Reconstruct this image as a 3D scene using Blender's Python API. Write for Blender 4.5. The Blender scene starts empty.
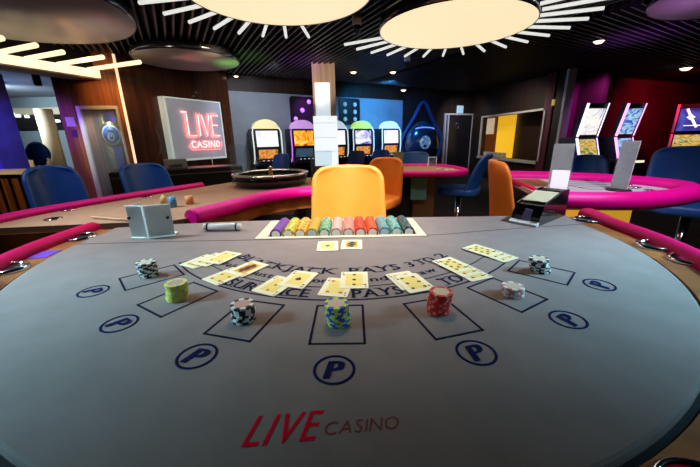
import bpy, bmesh, math, random
from mathutils import Vector, Matrix
random.seed(7)
SC = bpy.context.scene
COL = SC.collection
PI = math.pi
D2R = PI/180
ORD = ['zeroth','first','second','third','fourth','fifth','sixth','seventh','eighth','ninth','tenth','eleventh','twelfth','thirteenth','fourteenth','fifteenth','sixteenth','seventeenth','eighteenth','nineteenth','twentieth']

# ------------------------------------------------------------------ camera
EYE = Vector((0, 0, 1.23)); FPX = 316.85; PITCH = 0.291559; ROLL = -0.019386
fw = Vector((0, math.cos(PITCH), -math.sin(PITCH)))
rt0 = Vector((1, 0, 0)); up0 = rt0.cross(fw)
rt = rt0*math.cos(ROLL)+up0*math.sin(ROLL); up = up0*math.cos(ROLL)-rt0*math.sin(ROLL)
cam = bpy.data.cameras.new('camera'); co = bpy.data.objects.new('camera', cam); COL.objects.link(co)
co.matrix_world = Matrix(((rt.x, up.x, -fw.x, EYE.x), (rt.y, up.y, -fw.y, EYE.y), (rt.z, up.z, -fw.z, EYE.z), (0, 0, 0, 1)))
cam.sensor_width = 36; cam.lens = FPX/700*36; cam.clip_start = .01; SC.camera = co
def ray(px, py): return fw*FPX+rt*(px-350)-up*(py-233.5)
def at_z(px, py, z):
    d = ray(px, py); return EYE+d*((z-EYE.z)/d.z)

SC.view_settings.view_transform = 'Standard'; SC.view_settings.look = 'None'
SC.view_settings.gamma = 1; SC.view_settings.use_curve_mapping = False
SC.view_settings.exposure = 0

# ------------------------------------------------------------------ materials
MATS = {}
def mat(name, col, rough=.5, metal=0, emit=0, ecol=None, noise=None, bump=None, trans=0, coat=0, alpha=1, ior=1.45, sheen=0, spec=.5):
    """noise=(scale, amount) darkens/lightens the base colour a little; bump=(scale,strength)"""
    if name in MATS: return MATS[name]
    m = bpy.data.materials.new(name); m.use_nodes = True; nt = m.node_tree; b = nt.nodes['Principled BSDF']
    c = (col[0], col[1], col[2], 1)
    b.inputs['Base Color'].default_value = c; b.inputs['Roughness'].default_value = rough; b.inputs['Metallic'].default_value = metal
    b.inputs['Transmission Weight'].default_value = trans; b.inputs['Coat Weight'].default_value = coat; b.inputs['Alpha'].default_value = alpha
    b.inputs['Specular IOR Level'].default_value = spec; b.inputs['IOR'].default_value = ior; b.inputs['Sheen Weight'].default_value = sheen
    if emit:
        e = ecol or col; b.inputs['Emission Color'].default_value = (e[0], e[1], e[2], 1); b.inputs['Emission Strength'].default_value = emit
    tc = nt.nodes.new('ShaderNodeTexCoord')
    if noise:
        n = nt.nodes.new('ShaderNodeTexNoise'); n.inputs['Scale'].default_value = noise[0]; n.inputs['Detail'].default_value = 5
        nt.links.new(tc.outputs['Object'], n.inputs['Vector'])
        r = nt.nodes.new('ShaderNodeMapRange'); r.inputs[1].default_value = .3; r.inputs[2].default_value = .7
        r.inputs[3].default_value = 1-noise[1]; r.inputs[4].default_value = 1+noise[1]
        nt.links.new(n.outputs['Fac'], r.inputs[0])
        mx = nt.nodes.new('ShaderNodeVectorMath'); mx.operation = 'SCALE'; mx.inputs[0].default_value = col[:3]
        nt.links.new(r.outputs[0], mx.inputs['Scale']); nt.links.new(mx.outputs[0], b.inputs['Base Color'])
    if bump:
        n = nt.nodes.new('ShaderNodeTexNoise'); n.inputs['Scale'].default_value = bump[0]; n.inputs['Detail'].default_value = 3
        nt.links.new(tc.outputs['Object'], n.inputs['Vector'])
        bp = nt.nodes.new('ShaderNodeBump'); bp.inputs['Strength'].default_value = bump[1]; bp.inputs['Distance'].default_value = .002
        nt.links.new(n.outputs['Fac'], bp.inputs['Height']); nt.links.new(bp.outputs[0], b.inputs['Normal'])
    MATS[name] = m; return m
def wood(name, c1, c2, rough=.3, scale=(1, 1, .08), dens=14, coat=.3):
    if name in MATS: return MATS[name]
    m = mat(name, c1, rough, coat=coat); nt = m.node_tree; b = nt.nodes['Principled BSDF']
    tc = nt.nodes.new('ShaderNodeTexCoord'); mp = nt.nodes.new('ShaderNodeMapping'); mp.inputs['Scale'].default_value = scale
    n = nt.nodes.new('ShaderNodeTexNoise'); n.inputs['Scale'].default_value = dens; n.inputs['Detail'].default_value = 6; n.inputs['Distortion'].default_value = .6
    cr = nt.nodes.new('ShaderNodeValToRGB'); cr.color_ramp.elements[0].position = .35; cr.color_ramp.elements[1].position = .68
    cr.color_ramp.elements[0].color = (*c1, 1); cr.color_ramp.elements[1].color = (*c2, 1)
    nt.links.new(tc.outputs['Object'], mp.inputs[0]); nt.links.new(mp.outputs[0], n.inputs['Vector'])
    nt.links.new(n.outputs['Fac'], cr.inputs[0]); nt.links.new(cr.outputs[0], b.inputs['Base Color']); return m
def screen(name, cols, scale=3., strength=1., stretch=(1, 1, 1), dist=1.5):
    """a lit display: patches of several colours"""
    if name in MATS: return MATS[name]
    m = mat(name, (0.01, .01, .01), .2); nt = m.node_tree; b = nt.nodes['Principled BSDF']
    tc = nt.nodes.new('ShaderNodeTexCoord'); mp = nt.nodes.new('ShaderNodeMapping'); mp.inputs['Scale'].default_value = stretch
    n = nt.nodes.new('ShaderNodeTexNoise'); n.inputs['Scale'].default_value = scale; n.inputs['Detail'].default_value = 2; n.inputs['Distortion'].default_value = dist
    cr = nt.nodes.new('ShaderNodeValToRGB')
    k = len(cols)
    cr.color_ramp.elements[0].position = .3; cr.color_ramp.elements[0].color = (*cols[0], 1)
    cr.color_ramp.elements[1].position = .7; cr.color_ramp.elements[1].color = (*cols[-1], 1)
    for i in range(1, k-1):
        e = cr.color_ramp.elements.new(.3+.4*i/(k-1)); e.color = (*cols[i], 1)
    nt.links.new(tc.outputs['Object'], mp.inputs[0]); nt.links.new(mp.outputs[0], n.inputs['Vector'])
    nt.links.new(n.outputs['Fac'], cr.inputs[0]); nt.links.new(cr.outputs[0], b.inputs['Emission Color'])
    b.inputs['Emission Strength'].default_value = strength; return m

M_felt = mat('grey_felt', (.245, .192, .178), .85, noise=(14, .09), bump=(900, .25), sheen=.12)
M_feltL = mat('warm_lit_felt', (.36, .22, .14), .85, noise=(9, .08), bump=(420, .4))  # warm orange light on the felt is put into this colour
M_feltR = mat('pale_felt', (.46, .45, .50), .85, noise=(9, .05), bump=(420, .4))
M_rail = mat('crimson_vinyl', (.56, .0, .085), .5, noise=(30, .05), spec=.12)
M_railP = mat('magenta_vinyl', (.70, .0, .26), .45, noise=(30, .05), spec=.25)
M_rim = wood('rim_wood', (.20, .055, .010), (.42, .14, .022), .42, (1, 1, 1), 7, 0)
M_dark = mat('black_laminate', (.012, .011, .012), .35)
M_chrome = mat('chrome', (.75, .77, .78), .12, 1)
M_brass = mat('brass', (.75, .55, .2), .25, 1)
M_steel = mat('brushed_steel', (.55, .55, .54), .3, 1)
M_navy = mat('navy_print', (.008, .010, .035), .85, spec=.1)
M_blueprint = mat('blue_print', (.007, .009, .07), .85, spec=.1)
M_redprint = mat('red_print', (.75, .0, .025), .8, spec=.1)
M_redfaint = mat('dull_red_print', (.24, .035, .045), .8)
M_cream = mat('cream_plastic', (.72, .66, .5), .4)
M_white = mat('white_plastic', (.8, .8, .8), .4)
M_grey = mat('grey_plastic', (.3, .32, .34), .4)
M_orange = mat('orange_leather', (.90, .25, .035), .42, noise=(14, .05), bump=(160, .15))
M_blue = mat('blue_leather', (.012, .075, .30), .42, noise=(14, .08), bump=(160, .15))
M_bluepipe = mat('light_blue_piping', (.06, .22, .50), .4)
M_acr = mat('clear_acrylic', (.80, .95, 1), .03, trans=.93, ior=1.25)
M_ceil = mat('ceiling_black', (.004, .004, .005), .9)
M_slat = mat('slat_metal', (.035, .034, .035), .5)
M_frame = mat('pale_metal_frame', (.75, .74, .70), .35, .35)
M_lamp = mat('cream_diffuser', (1, .85, .6), .6, emit=.98, ecol=(1, .81, .51))
M_tube = mat('white_tube_light', (.9, .9, .88), .4, emit=.85, ecol=(.88, .9, .84))
M_drum = mat('drum_side', (.12, .13, .14), .15, .8)
M_discoff = mat('disc_satin', (.40, .37, .34), .4, .15)
M_walnut = wood('walnut_veneer', (.035, .012, .006), (.10, .032, .014), .28, (6, 6, .3), 3)
M_walnut2 = wood('dark_walnut_veneer', (.014, .008, .006), (.035, .018, .012), .5, (6, 6, .3), 3, 0)
M_column = wood('cherry_veneer', (.16, .045, .02), (.36, .12, .04), .5, (6, 6, .3), 3, 0)
M_spot = mat('spot_glow', (1, .8, .5), emit=3.5, ecol=(1, .78, .45))
M_floor = mat('dark_carpet', (.020, .014, .014), .95, noise=(3, .3))

# ------------------------------------------------------------------ mesh builder
class MB:
    def __init__(s, M=None): s.bm = bmesh.new(); s.M = M or Matrix(); s.mi = 0; s.mats = []
    def use(s, m):
        if m not in s.mats: s.mats.append(m)
        s.mi = s.mats.index(m); return s
    def v(s, p): return s.bm.verts.new(s.M @ Vector(p))
    def f(s, vs, smooth=False):
        try: f = s.bm.faces.new(vs)
        except ValueError: return None
        f.material_index = s.mi; f.smooth = smooth; return f
    def box(s, x0, x1, y0, y1, z0, z1):
        V = [s.v((x, y, z)) for z in (z0, z1) for (x, y) in ((x0, y0), (x1, y0), (x1, y1), (x0, y1))]
        for q in ((3, 2, 1, 0), (4, 5, 6, 7), (0, 1, 5, 4), (1, 2, 6, 5), (2, 3, 7, 6), (3, 0, 4, 7)): s.f([V[i] for i in q])
        return s
    def prism(s, poly, z0, z1, smooth=False):
        a = [s.v((x, y, z0)) for x, y in poly]; b = [s.v((x, y, z1)) for x, y in poly]
        s.f(a[::-1]); s.f(b)
        n = len(poly)
        for i in range(n): s.f([a[i], a[(i+1) % n], b[(i+1) % n], b[i]], smooth)
        return s
    def hull8(s, lo, hi):
        """two quads (4 points each) joined"""
        a = [s.v(p) for p in lo]; b = [s.v(p) for p in hi]
        s.f(a[::-1]); s.f(b)
        for i in range(4): s.f([a[i], a[(i+1) % 4], b[(i+1) % 4], b[i]])
        return s
    def sweep(s, path, sect, closed=False, cap=True, upv=Vector((0, 0, 1))):
        """sect: list of (side, up) points"""
        P = [Vector(p) for p in path]; n = len(P); rings = []
        for i in range(n):
            if closed: t = P[(i+1) % n]-P[i-1]
            else: t = P[min(i+1, n-1)]-P[max(i-1, 0)]
            t.normalize(); u = upv if abs(t.dot(upv)) < .95 else Vector((1, 0, 0))
            sd = t.cross(u).normalized(); uu = sd.cross(t).normalized()
            rings.append([s.v(P[i]+sd*a+uu*b) for a, b in sect])
        k = len(sect)
        for i in range(n if closed else n-1):
            A, B = rings[i], rings[(i+1) % n]
            for j in range(k): s.f([A[j], A[(j+1) % k], B[(j+1) % k], B[j]], True)
        if cap and not closed: s.f(rings[0][::-1]); s.f(rings[-1])
        return s
    def tube(s, path, r, n=10, closed=False, rz=None):
        rz = rz or r
        return s.sweep(path, [(r*math.cos(2*PI*i/n), rz*math.sin(2*PI*i/n)) for i in range(n)], closed)
    def lathe(s, prof, c=(0, 0, 0), n=24, sx=1, sy=1, closed=False):
        c = Vector(c); rings = []
        for r, z in prof:
            rings.append([s.v(c+Vector((r*sx*math.cos(2*PI*i/n), r*sy*math.sin(2*PI*i/n), z))) for i in range(n)] if r > 1e-6 else [s.v(c+Vector((0, 0, z)))])
        for a, b in zip(rings[:-1], rings[1:]):
            for i in range(n):
                j = (i+1) % n
                if len(a) == 1 and len(b) == 1: continue
                if len(a) == 1: s.f([a[0], b[j], b[i]], True)
                elif len(b) == 1: s.f([a[i], a[j], b[0]], True)
                else: s.f([a[i], a[j], b[j], b[i]], True)
        if prof[0] == prof[-1]: return s
        if len(rings[0]) > 1: s.f(rings[0])
        if len(rings[-1]) > 1: s.f(rings[-1][::-1])
        return s
    def build(s, name, parent=None, bevel=0, sub=0, loc=None, solid=0, autosm=False):
        me = bpy.data.meshes.new(name)
        bmesh.ops.recalc_face_normals(s.bm, faces=s.bm.faces[:])
        s.bm.to_mesh(me); s.bm.free()
        for m in s.mats: me.materials.append(m)
        o = bpy.data.objects.new(name, me); COL.objects.link(o)
        if parent: o.parent = parent
        if loc is not None: o.location = loc
        if solid:
            md = o.modifiers.new('s', 'SOLIDIFY'); md.thickness = solid; md.offset = 0
        if bevel:
            md = o.modifiers.new('b', 'BEVEL'); md.width = bevel; md.segments = 2; md.limit_method = 'ANGLE'
        if sub:
            md = o.modifiers.new('u', 'SUBSURF'); md.levels = sub; md.render_levels = sub
        return o
def B(m, M=None): return MB(M).use(m)
def tag(o, label, cat, group=None, kind=None):
    o['label'] = label; o['category'] = cat
    if group: o['group'] = group
    if kind: o['kind'] = kind
    return o
def thing(name, label, cat, loc=(0, 0, 0), rz=0, group=None):
    o = bpy.data.objects.new(name, None); COL.objects.link(o); o.empty_display_size = .05
    o.location = loc; o.rotation_euler = (0, 0, rz); return tag(o, label, cat, group)
def struct(o, label=None):
    o['kind'] = 'structure'
    if label: o['label'] = label
    return o
def copy_tree(o, parent=None):
    c = o.copy(); COL.objects.link(c); c.parent = parent
    for ch in [x for x in COL.objects if x.parent == o]: copy_tree(ch, c)
    return c
def catmull(P, k=8, closed=False):
    P = [Vector(p) for p in P]; n = len(P); out = []
    for i in range(n if closed else n-1):
        if closed: a, b, c, d = P[i-1], P[i], P[(i+1) % n], P[(i+2) % n]
        else: a, b, c, d = P[max(i-1, 0)], P[i], P[i+1], P[min(i+2, n-1)]
        for j in range(k):
            t = j/k; out.append(.5*((2*b)+(c-a)*t+(2*a-5*b+4*c-d)*t*t+(3*b-a-3*c+d)*t**3))
    if not closed: out.append(P[-1])
    return out
def offset(poly, d):
    """offset an open 2D polyline to its right side by d"""
    out = []; n = len(poly)
    for i in range(n):
        a = Vector(poly[max(i-1, 0)][:2]); b = Vector(poly[min(i+1, n-1)][:2]); t = (b-a).normalized()
        out.append((poly[i][0]+t.y*d, poly[i][1]-t.x*d))
    return out
# letters --------------------------------------------------------------
_gl = {}
def glyph(ch):
    if ch in _gl: return _gl[ch]
    cu = bpy.data.curves.new('g', 'FONT'); cu.body = ch; cu.size = 1; cu.resolution_u = 3
    o = bpy.data.objects.new('g', cu); COL.objects.link(o)
    dg = bpy.context.evaluated_depsgraph_get(); me = bpy.data.meshes.new_from_object(o.evaluated_get(dg))
    vs = [(v.co.x, v.co.y) for v in me.vertices]; fs = [tuple(p.vertices) for p in me.polygons]
    bpy.data.objects.remove(o); bpy.data.curves.remove(cu); bpy.data.meshes.remove(me)
    x0 = min(v[0] for v in vs); x1 = max(v[0] for v in vs)
    _gl[ch] = ([(v[0]-x0, v[1]) for v in vs], fs, x1-x0); return _gl[ch]
CAPH = None
def put_glyph(mb, ch, fn, size, sx=1., shear=0.):
    """fn maps (x, y) letter coordinates (metres) to a 3D point"""
    vs, fs, w = glyph(ch); V = [mb.v(fn(x*size*sx+y*size*shear, y*size)) for x, y in vs]
    for f in fs: mb.f([V[i] for i in f])
def text_width(s, size, sx=1., gap=.12): return sum((glyph(c)[2]*sx if c != ' ' else .3)*size+gap*size for c in s)
def arc_text(mb, s, c, r, a0, a1, cap, z, serif=0):
    """text round centre c on radius r from angle a0 to a1 (degrees from straight towards the players, + to the right)"""
    size = cap/.72; total = r*(a1-a0)*D2R; nat = text_width(s, size); k = total/nat; x = 0
    for ch in s:
        if ch == ' ': x += .3*size*k+.12*size*k; continue
        w = glyph(ch)[2]*size; A = (a0*D2R+(x+w*k/2)/r)
        cA, sA = math.cos(A), math.sin(A)
        def fn(u, v, w=w, cA=cA, sA=sA, k=k):
            u = (u-w*.5*1)*min(k, 1.35); rr = r-v
            return (c[0]+sA*rr+cA*u, c[1]-cA*rr+sA*u, z)
        put_glyph(mb, ch, fn, size)
        if serif and ch.isupper():
            for vv in (0, cap):
                for uu in ((.0, w) if ch in 'AKNUXHMR' else (w*.15,)):
                    u0, u1 = uu-serif, uu+serif
                    mb.f([mb.v(fn(u0, vv-.0009)), mb.v(fn(u1, vv-.0009)), mb.v(fn(u1, vv+.0012)), mb.v(fn(u0, vv+.0012))])
        x += w*k+.12*size*k
def line_text(mb, s, size, fn, sx=1., shear=0., gap=.12):
    x = 0
    for ch in s:
        if ch == ' ': x += .35*size; continue
        put_glyph(mb, ch, (lambda u, v, x=x: fn(x+u, v)), size, sx, shear); x += glyph(ch)[2]*size*sx+gap*size

# ================================================================== THE SETTING
ZC = 2.46
def wall_frame(P, Q):
    """matrix: local x runs P->Q, local y points away from the room behind the wall, z up"""
    d = Vector((Q[0]-P[0], Q[1]-P[1], 0)); L = d.length; a = math.atan2(d.y, d.x)
    return Matrix.Translation((P[0], P[1], 0)) @ Matrix.Rotation(a, 4, 'Z'), L, a
class Wall:
    def __init__(s, P, Q): s.M, s.L, s.a = wall_frame(P, Q); s.inv = s.M.inverted()
    def uv(s, px, py, off=0.):
        e = s.inv @ EYE; d = s.inv.to_3x3() @ ray(px, py); t = (off-e.y)/d.y; p = e+d*t; return p.x, p.z
    def pt(s, u, off=0, z=0): return s.M @ Vector((u, off, z))
# floor / ceiling
struct(B(M_floor).box(-14, 14, -3, 15, -.1, 0).build('floor'))
struct(B(M_ceil).box(-14, 14, -3, 15, 2.56, 2.66).build('ceiling'))
W_back = Wall((-2.75, 7.12), (1.6, 9.75)); W_door = Wall((1.6, 9.75), (3.98, 10.75)); W_mir = Wall((3.98, 10.75), (4.43, 6.95))
W_sign = Wall((-3.34, 5.10), (-2.38, 6.90)); W_red = Wall((4.55, 7.3), (11.0, 9.9)); W_blk = Wall((-4.22, 4.98), (-3.34, 5.10))
M_mural = mat('mural_paint', (.30, .36, .44), .5, noise=(1.2, .2))
m = B(M_walnut2, W_back.M).box(-.3, W_back.L, .02, .2, 0, 2.56)
struct(m.build('wall_back'))
u0, z0 = W_back.uv(231, 89); u1, z1 = W_back.uv(403, 101)
mur = tag(B(M_mural, W_back.M).box(-.05, W_back.L-.02, 0, .018, .1, 2.24).build('mural_panel'), 'pale blue-grey wall panel behind the row of slot machines', 'wall panel')
struct(B(M_walnut2, W_door.M).box(0, W_door.L, 0, .2, 0, 2.56).build('wall_spade'))
# wall with the opening
ul, zt = W_mir.uv(482.8, 118); ur, zb = W_mir.uv(540, 161.5)
ul_, zt = W_mir.uv(510, 114.5)
OP = (ul, ur, zb, zt)
struct(B(M_walnut2, W_mir.M).box(0, ul, 0, .15, 0, 2.56).box(ur, W_mir.L, 0, .15, 0, 2.56).box(ul, ur, 0, .15, 0, zb).box(ul, ur, 0, .15, zt, 2.56).build('wall_hatch'))
struct(B(mat('niche_back', (.045, .02, .012), .5), W_mir.M).box(ul-.6, ur+.6, .7, .8, 0, 2.4).build('wall_niche'))
w = MB(W_mir.M).use(M_frame)
for q in ((ul-.05, ur+.05, -.03, .03, zt, zt+.045), (ul-.05, ur+.05, -.06, .05, zb-.07, zb), (ul-.05, ul, -.03, .03, zb, zt), (ur, ur+.05, -.09, .03, zb, zt)): w.box(*q)
win = struct(w.build('window_1', bevel=.006))
struct(B(mat('red_wall', (.10, .012, .03), .6, noise=(2, .3)), W_red.M).box(-.2, W_red.L, 0, .2, 0, 2.56).build('wall_right'))
struct(B(M_walnut, W_sign.M).box(0, W_sign.L, 0, .3, 0, 2.56).build('wall_sign'))
struct(B(mat('shell_dark', (.02, .018, .022), .8)).box(-14, -13.8, -3, 15, 0, 2.56).box(13.8, 14, -3, 15, 0, 2.56).box(-13.8, 13.8, 14.8, 15, 0, 2.56).box(-13.8, 13.8, -3, -2.8, 0, 2.56).build('wall_outer'))
# post at the end of the hatch wall
tag(B(M_frame, W_mir.M).box(W_mir.L+.002, W_mir.L+.07, -.05, .12, 0, 2.5).build('metal_post'), 'slim polished metal post closing the end of the dark wall', 'post')

# ceiling slats: two fields of black metal baffles
def slat_field(name, o, ang, n, L, pitch, side=1):
    M = Matrix.Translation((o[0], o[1], 0)) @ Matrix.Rotation(ang, 4, 'Z'); m = B(M_slat, M)
    for i in range(n): m.box(0, L, side*i*pitch, side*i*pitch+.022, ZC, ZC+.07)
    return struct(m.build(name))
def azv(d): return math.atan2(math.cos(d*D2R), math.sin(d*D2R))
slat_field('trim_1', (.3, 8.0), azv(-28)+PI, 100, 9.5, .085, -1)
slat_field('trim_1', (.45, 8.0), azv(60), 90, 8, .085, -1)

# soffit with a lit cove
M_cove = mat('cove_light', (1, .8, .55), emit=1.25, ecol=(1, .82, .52))
SF = Wall((-4.75, 2.0), (-3.55, 5.11))
struct(B(mat('soffit_paint', (.42, .34, .28), .7), SF.M).box(-1, SF.L, .0, .35, 2.11, 2.13).use(M_ceil).box(-1, SF.L, .06, .35, 2.13, 2.5).build('trim_2'))
tag(B(M_cove, SF.M).box(-1, SF.L, .0, .05, 2.135, 2.235).build('cove_strip_light'), 'long glowing warm strip along the soffit at upper left', 'light')
for i, b in enumerate([(36, 45), (63, 52), (103, 57), (140, 62), (2, 38)]):
    pb = at_z(*b, 2.22); q = SF.inv @ pb; pa = SF.M @ Vector((q.x, -.02, q.z))
    lab = ['second lit tube from the left edge jutting over the soffit', 'third lit tube from the left edge jutting over the soffit', 'fourth lit tube from the left edge jutting over the soffit', 'rightmost lit tube over the soffit, ending above the wood column', 'lit tube cut by the left edge of the view above the soffit'][i]
    tag(B(M_cove).tube([pa, pb], .026, 10).build('tube_light'), lab, 'light', 'tube lights over the soffit')

# sunburst ceiling lights
def sunburst(c, r, R, ph, label, a0, a1, nr=30):
    t = thing('sunburst_ceiling_light', label, 'ceiling light', (c[0], c[1], 2.35), 0, 'round glowing ceiling lights')
    B(M_lamp).lathe([(0, 0), (r-.01, 0), (r-.01, .02), (0, .02)], n=72).build('diffuser', t)
    B(M_drum).lathe([(r-.008, -.004), (r, -.004), (r, .10), (r-.008, .10), (r-.008, -.004)], n=72).build('drum_rim', t)
    for k in range(-15, nr):
        if not a0 <= ph+k*12 <= a1: continue
        a = (ph+k*12)*D2R; u = Vector((math.cos(a), math.sin(a), 0))
        B(M_tube).tube([u*(r+.01)+Vector((0, 0, .035)), u*R+Vector((0, 0, .035))], .017, 8).build('ray_tube', t)
sunburst((-.53, 2.98), .755, 1.27, 86, 'glowing cream disc with ray tubes at top centre, left of the other sunburst', 80, 255)
sunburst((1.175, 3.93), .81, 1.37, 91, 'glowing cream disc with ray tubes, the right sunburst beside the pillar', -85, 157)
def plain_disc(c, r, label, m=M_discoff):
    t = thing('ceiling_disc', label, 'ceiling disc', (c[0], c[1], 2.36), 0)
    B(m).lathe([(0, 0), (r-.01, 0), (r-.01, .02), (0, .02)], n=64).build('disc_face', t)
    B(M_drum).lathe([(r-.008, -.003), (r, -.003), (r, .095), (r-.008, .095), (r-.008, -.003)], n=64).build('drum_rim', t)
plain_disc((-3.1, 3.15), 1.12, 'large unlit taupe ceiling disc cut by the upper left corner')
plain_disc((-2.33, 5.2), .72, 'unlit grey ceiling disc with a reddish sheen above the neon sign')
plain_disc((3.5, 3.1), .74, 'purple-tinted ceiling disc cut by the upper right corner')
# ceiling spots, detectors
def downlight(px, py, label, r=.05, z=ZC, col=None):
    p = at_z(px, py, z-.005)
    t = thing('ceiling_spotlight', label, 'spotlight', (p.x, p.y, z-.005), 0, 'small round ceiling spotlights')
    B(M_spot).lathe([(0, -r*.42), (r*.45, -r*.34), (r*.8, 0), (r*.8, .01), (0, .01)], n=20).build('lens', t)
    B(M_dark).lathe([(r*.82, -.006), (r, -.004), (r, .05), (r*.82, .05), (r*.82, -.006)], n=20).build('trim_ring', t)
downlight(393, 73-1, 'lit spotlight between the two camera domes and the spade wall', .075)
p = at_z(353, 72, ZC)
downlight(353.5, 72, 'lit spotlight just right of the white pillar', .075)
downlight(403.5, 90, 'lit spotlight above the right end of the pale wall panel', .09)
downlight(599, 41, 'lit spotlight right of the right sunburst light', .085)
downlight(686, 68, 'lit spotlight near the right edge of the ceiling', .12)
downlight(236, 76, 'lit spotlight above the left end of the pale wall panel', .06)
def dome(px, py, z, r, label):
    p = at_z(px, py, z)
    t = thing('security_camera', label, 'security camera', (p.x, p.y, z), 0, 'dome cameras')
    B(M_white).lathe([(0, .13), (r, .12), (r, .05), (r*.85, .03), (r*.85, .1), (0, .1)], n=20).build('housing', t)
    B(mat('camera_dome', (.02, .04, .05), .08)).lathe([(r*.8, .04), (r*.78, 0), (r*.55, -.035), (0, -.05)], n=20).build('dome_glass', t)
dome(357, 29, 2.33, .05, 'small white dome camera between the two sunburst lights')
dome(407, 64, 2.33, .05, 'small white dome camera below the right sunburst rays')

# ================================================================== PILLAR
PX, PY = -.42, 6.25
t = thing('mirror_pillar', 'square white lit pillar standing in the middle of the slot machines', 'pillar', (PX, PY, 0), 4*D2R)
M_pill = mat('pillar_white', (.85, .88, .9), .25, emit=.95, ecol=(.85, .93, 1))
M_pillw = wood('pillar_wood', (.40, .28, .20), (.62, .47, .34), .3, (6, 6, .3), 3)
B(M_pillw).box(-.20, .20, -.20, .20, 0, 2.5).build('shaft', t)
B(M_pill).box(-.215, .215, -.215, -.2, .75, 1.62).build('lit_panel', t)
B(mat('pillar_pale', (.8, .85, .9), .25, emit=.7, ecol=(.75, .88, 1))).box(-.16, .10, -.212, -.2, 1.621, 2.17).build('upper_panel', t)
m = B(mat('pillar_joint', (.6, .65, .7), .3, emit=.4))
for z in (1.0, 1.25, 1.5): m.box(-.214, .214, -.218, -.214, z, z+.008)
m.build('joint_line', t)
B(M_dark).box(-.23, .23, -.23, .23, 0, .75).build('plinth', t)

# ================================================================== WALL THINGS
# dice panels on the mural
def die(px0, py0, px1, py1, dots, dcol, label):
    u0, za = W_back.uv(px0, py0); u1, zb2 = W_back.uv(px1, py1)
    w_, h_ = u1-u0, za-zb2
    t = thing('die_panel', label, 'wall decoration', W_back.pt(u0, 0, zb2), W_back.a)
    p = []
    R_ = .06
    for cx, cy, a0 in ((w_-R_, R_, -90), (w_-R_, h_-R_, 0), (R_, h_-R_, 90), (R_, R_, 180)):
        for k in range(5): a = (a0+k*22.5)*D2R; p.append((cx+R_*math.cos(a), cy+R_*math.sin(a)))
    m = MB(Matrix.Rotation(PI/2, 4, 'X')).use(M_dark); m.prism(p, .002, .03); m.build('board', t)
    dm = mat('die_dot_'+dcol[0], dcol[1], .4, emit=dcol[2], ecol=dcol[1])
    for x, y in dots:
        MB(Matrix.Translation((x*w_, -.031, y*h_)) @ Matrix.Rotation(PI/2, 4, 'X')).use(dm).lathe([(0, 0), (.055, 0), (.05, .012), (0, .012)], n=18).build('pip', t)
die(289, 96, 314, 124, [(.80, .82), (.5, .5), (.2, .18)], ('violet', (.55, .4, .85), .35), 'black die panel with three violet pips left of the pillar')
die(338.5, 98, 359.5, 125, [(.27, .78), (.27, .5), (.27, .22), (.75, .78), (.75, .5), (.75, .22)], ('grey', (.45, .6, .68), .25), 'black die panel with six grey pips right of the pillar')
# neon sign
SL = W_sign.uv(162, 97, -.12); SRt = W_sign.uv(220, 104, -.12); SB = W_sign.uv(174, 161, -.12)
su0, su1, sz0, sz1 = SL[0], SRt[0], .905, 1.94
t = thing('neon_sign', 'square grey glass sign with red neon LIVE CASINO lettering on the walnut wall', 'neon sign', W_sign.pt(su0, 0, sz0), W_sign.a)
SW, SH = su1-su0, sz1-sz0
B(mat('sign_glass', (.42, .50, .60), .5, noise=(2, .2), emit=.17, ecol=(.5, .6, .8))).box(.02, SW-.02, -.12, -.03, .02, SH-.02).build('backboard', t)
fr = mat('sign_edge', (.8, .95, .95), .2, emit=.35, ecol=(.6, .75, .72))
B(fr).box(0, .045, -.125, 0, 0, SH).box(SW-.02, SW, -.125, 0, 0, SH).box(.045, SW-.02, -.125, 0, 0, .035).box(.045, SW-.02, -.125, 0, SH-.018, SH).build('edge_frame', t)
M_neon = mat('neon_red', (1, .25, .25), emit=5.5, ecol=(1, .25, .22))
M_neon2 = mat('neon_red_dim', (1, .2, .2), emit=3, ecol=(1, .16, .15))
def strokes(mb, s, x0, z0, h, w, gap, y, r):
    L = {'L': [[(0, 1), (0, 0), (1, 0)]], 'I': [[(.5, 1), (.5, 0)]], 'V': [[(0, 1), (.5, 0), (1, 1)]], 'E': [[(1, 1), (0, 1), (0, 0), (1, 0)], [(0, .52), (.8, .52)]],
         'C': [[(1, .9), (.7, 1), (.3, 1), (0, .7), (0, .3), (.3, 0), (.7, 0), (1, .1)]], 'A': [[(0, 0), (.5, 1), (1, 0)], [(.22, .4), (.78, .4)]],
         'S': [[(1, .9), (.6, 1), (.2, .95), (0, .75), (.3, .55), (.7, .45), (1, .25), (.8, .05), (.4, 0), (0, .1)]], 'N': [[(0, 0), (0, 1), (1, 0), (1, 1)]],
         'O': [[(.5, 1), (.1, .8), (0, .5), (.1, .2), (.5, 0), (.9, .2), (1, .5), (.9, .8), (.5, 1)]]}
    x = x0
    for ch in s:
        ww = w*(.3 if ch == 'I' else 1)
        for st in L[ch]: mb.tube([(x+a*ww, y, z0+b*h) for a, b in st], r, 6)
        x += ww+gap
m = B(M_neon); strokes(m, 'LIVE', .36, .42, .36, .155, .05, -.155, .0075)
m.tube([(.27, -.15, .81), (.37, -.15, .81)], .009, 6); m.build('neon_lettering', t)
m = B(M_neon2); strokes(m, 'LIVE', .325, .39, .42, .175, .035, -.148, .005); m.build('neon_outline', t)
m = B(M_neon); strokes(m, 'CASINO', .39, .22, .10, .083, .032, -.15, .0065); m.build('neon_word', t)
m = B(M_neon2); strokes(m, 'CASINO', .38, .205, .13, .10, .012, -.145, .004)
m.tube([(.36, -.15, .28), (.32, -.15, .24), (.38, -.15, .18), (1.0, -.15, .17), (1.04, -.15, .24), (1.04, -.15, .32)], .005, 6); m.build('neon_border', t)
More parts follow.
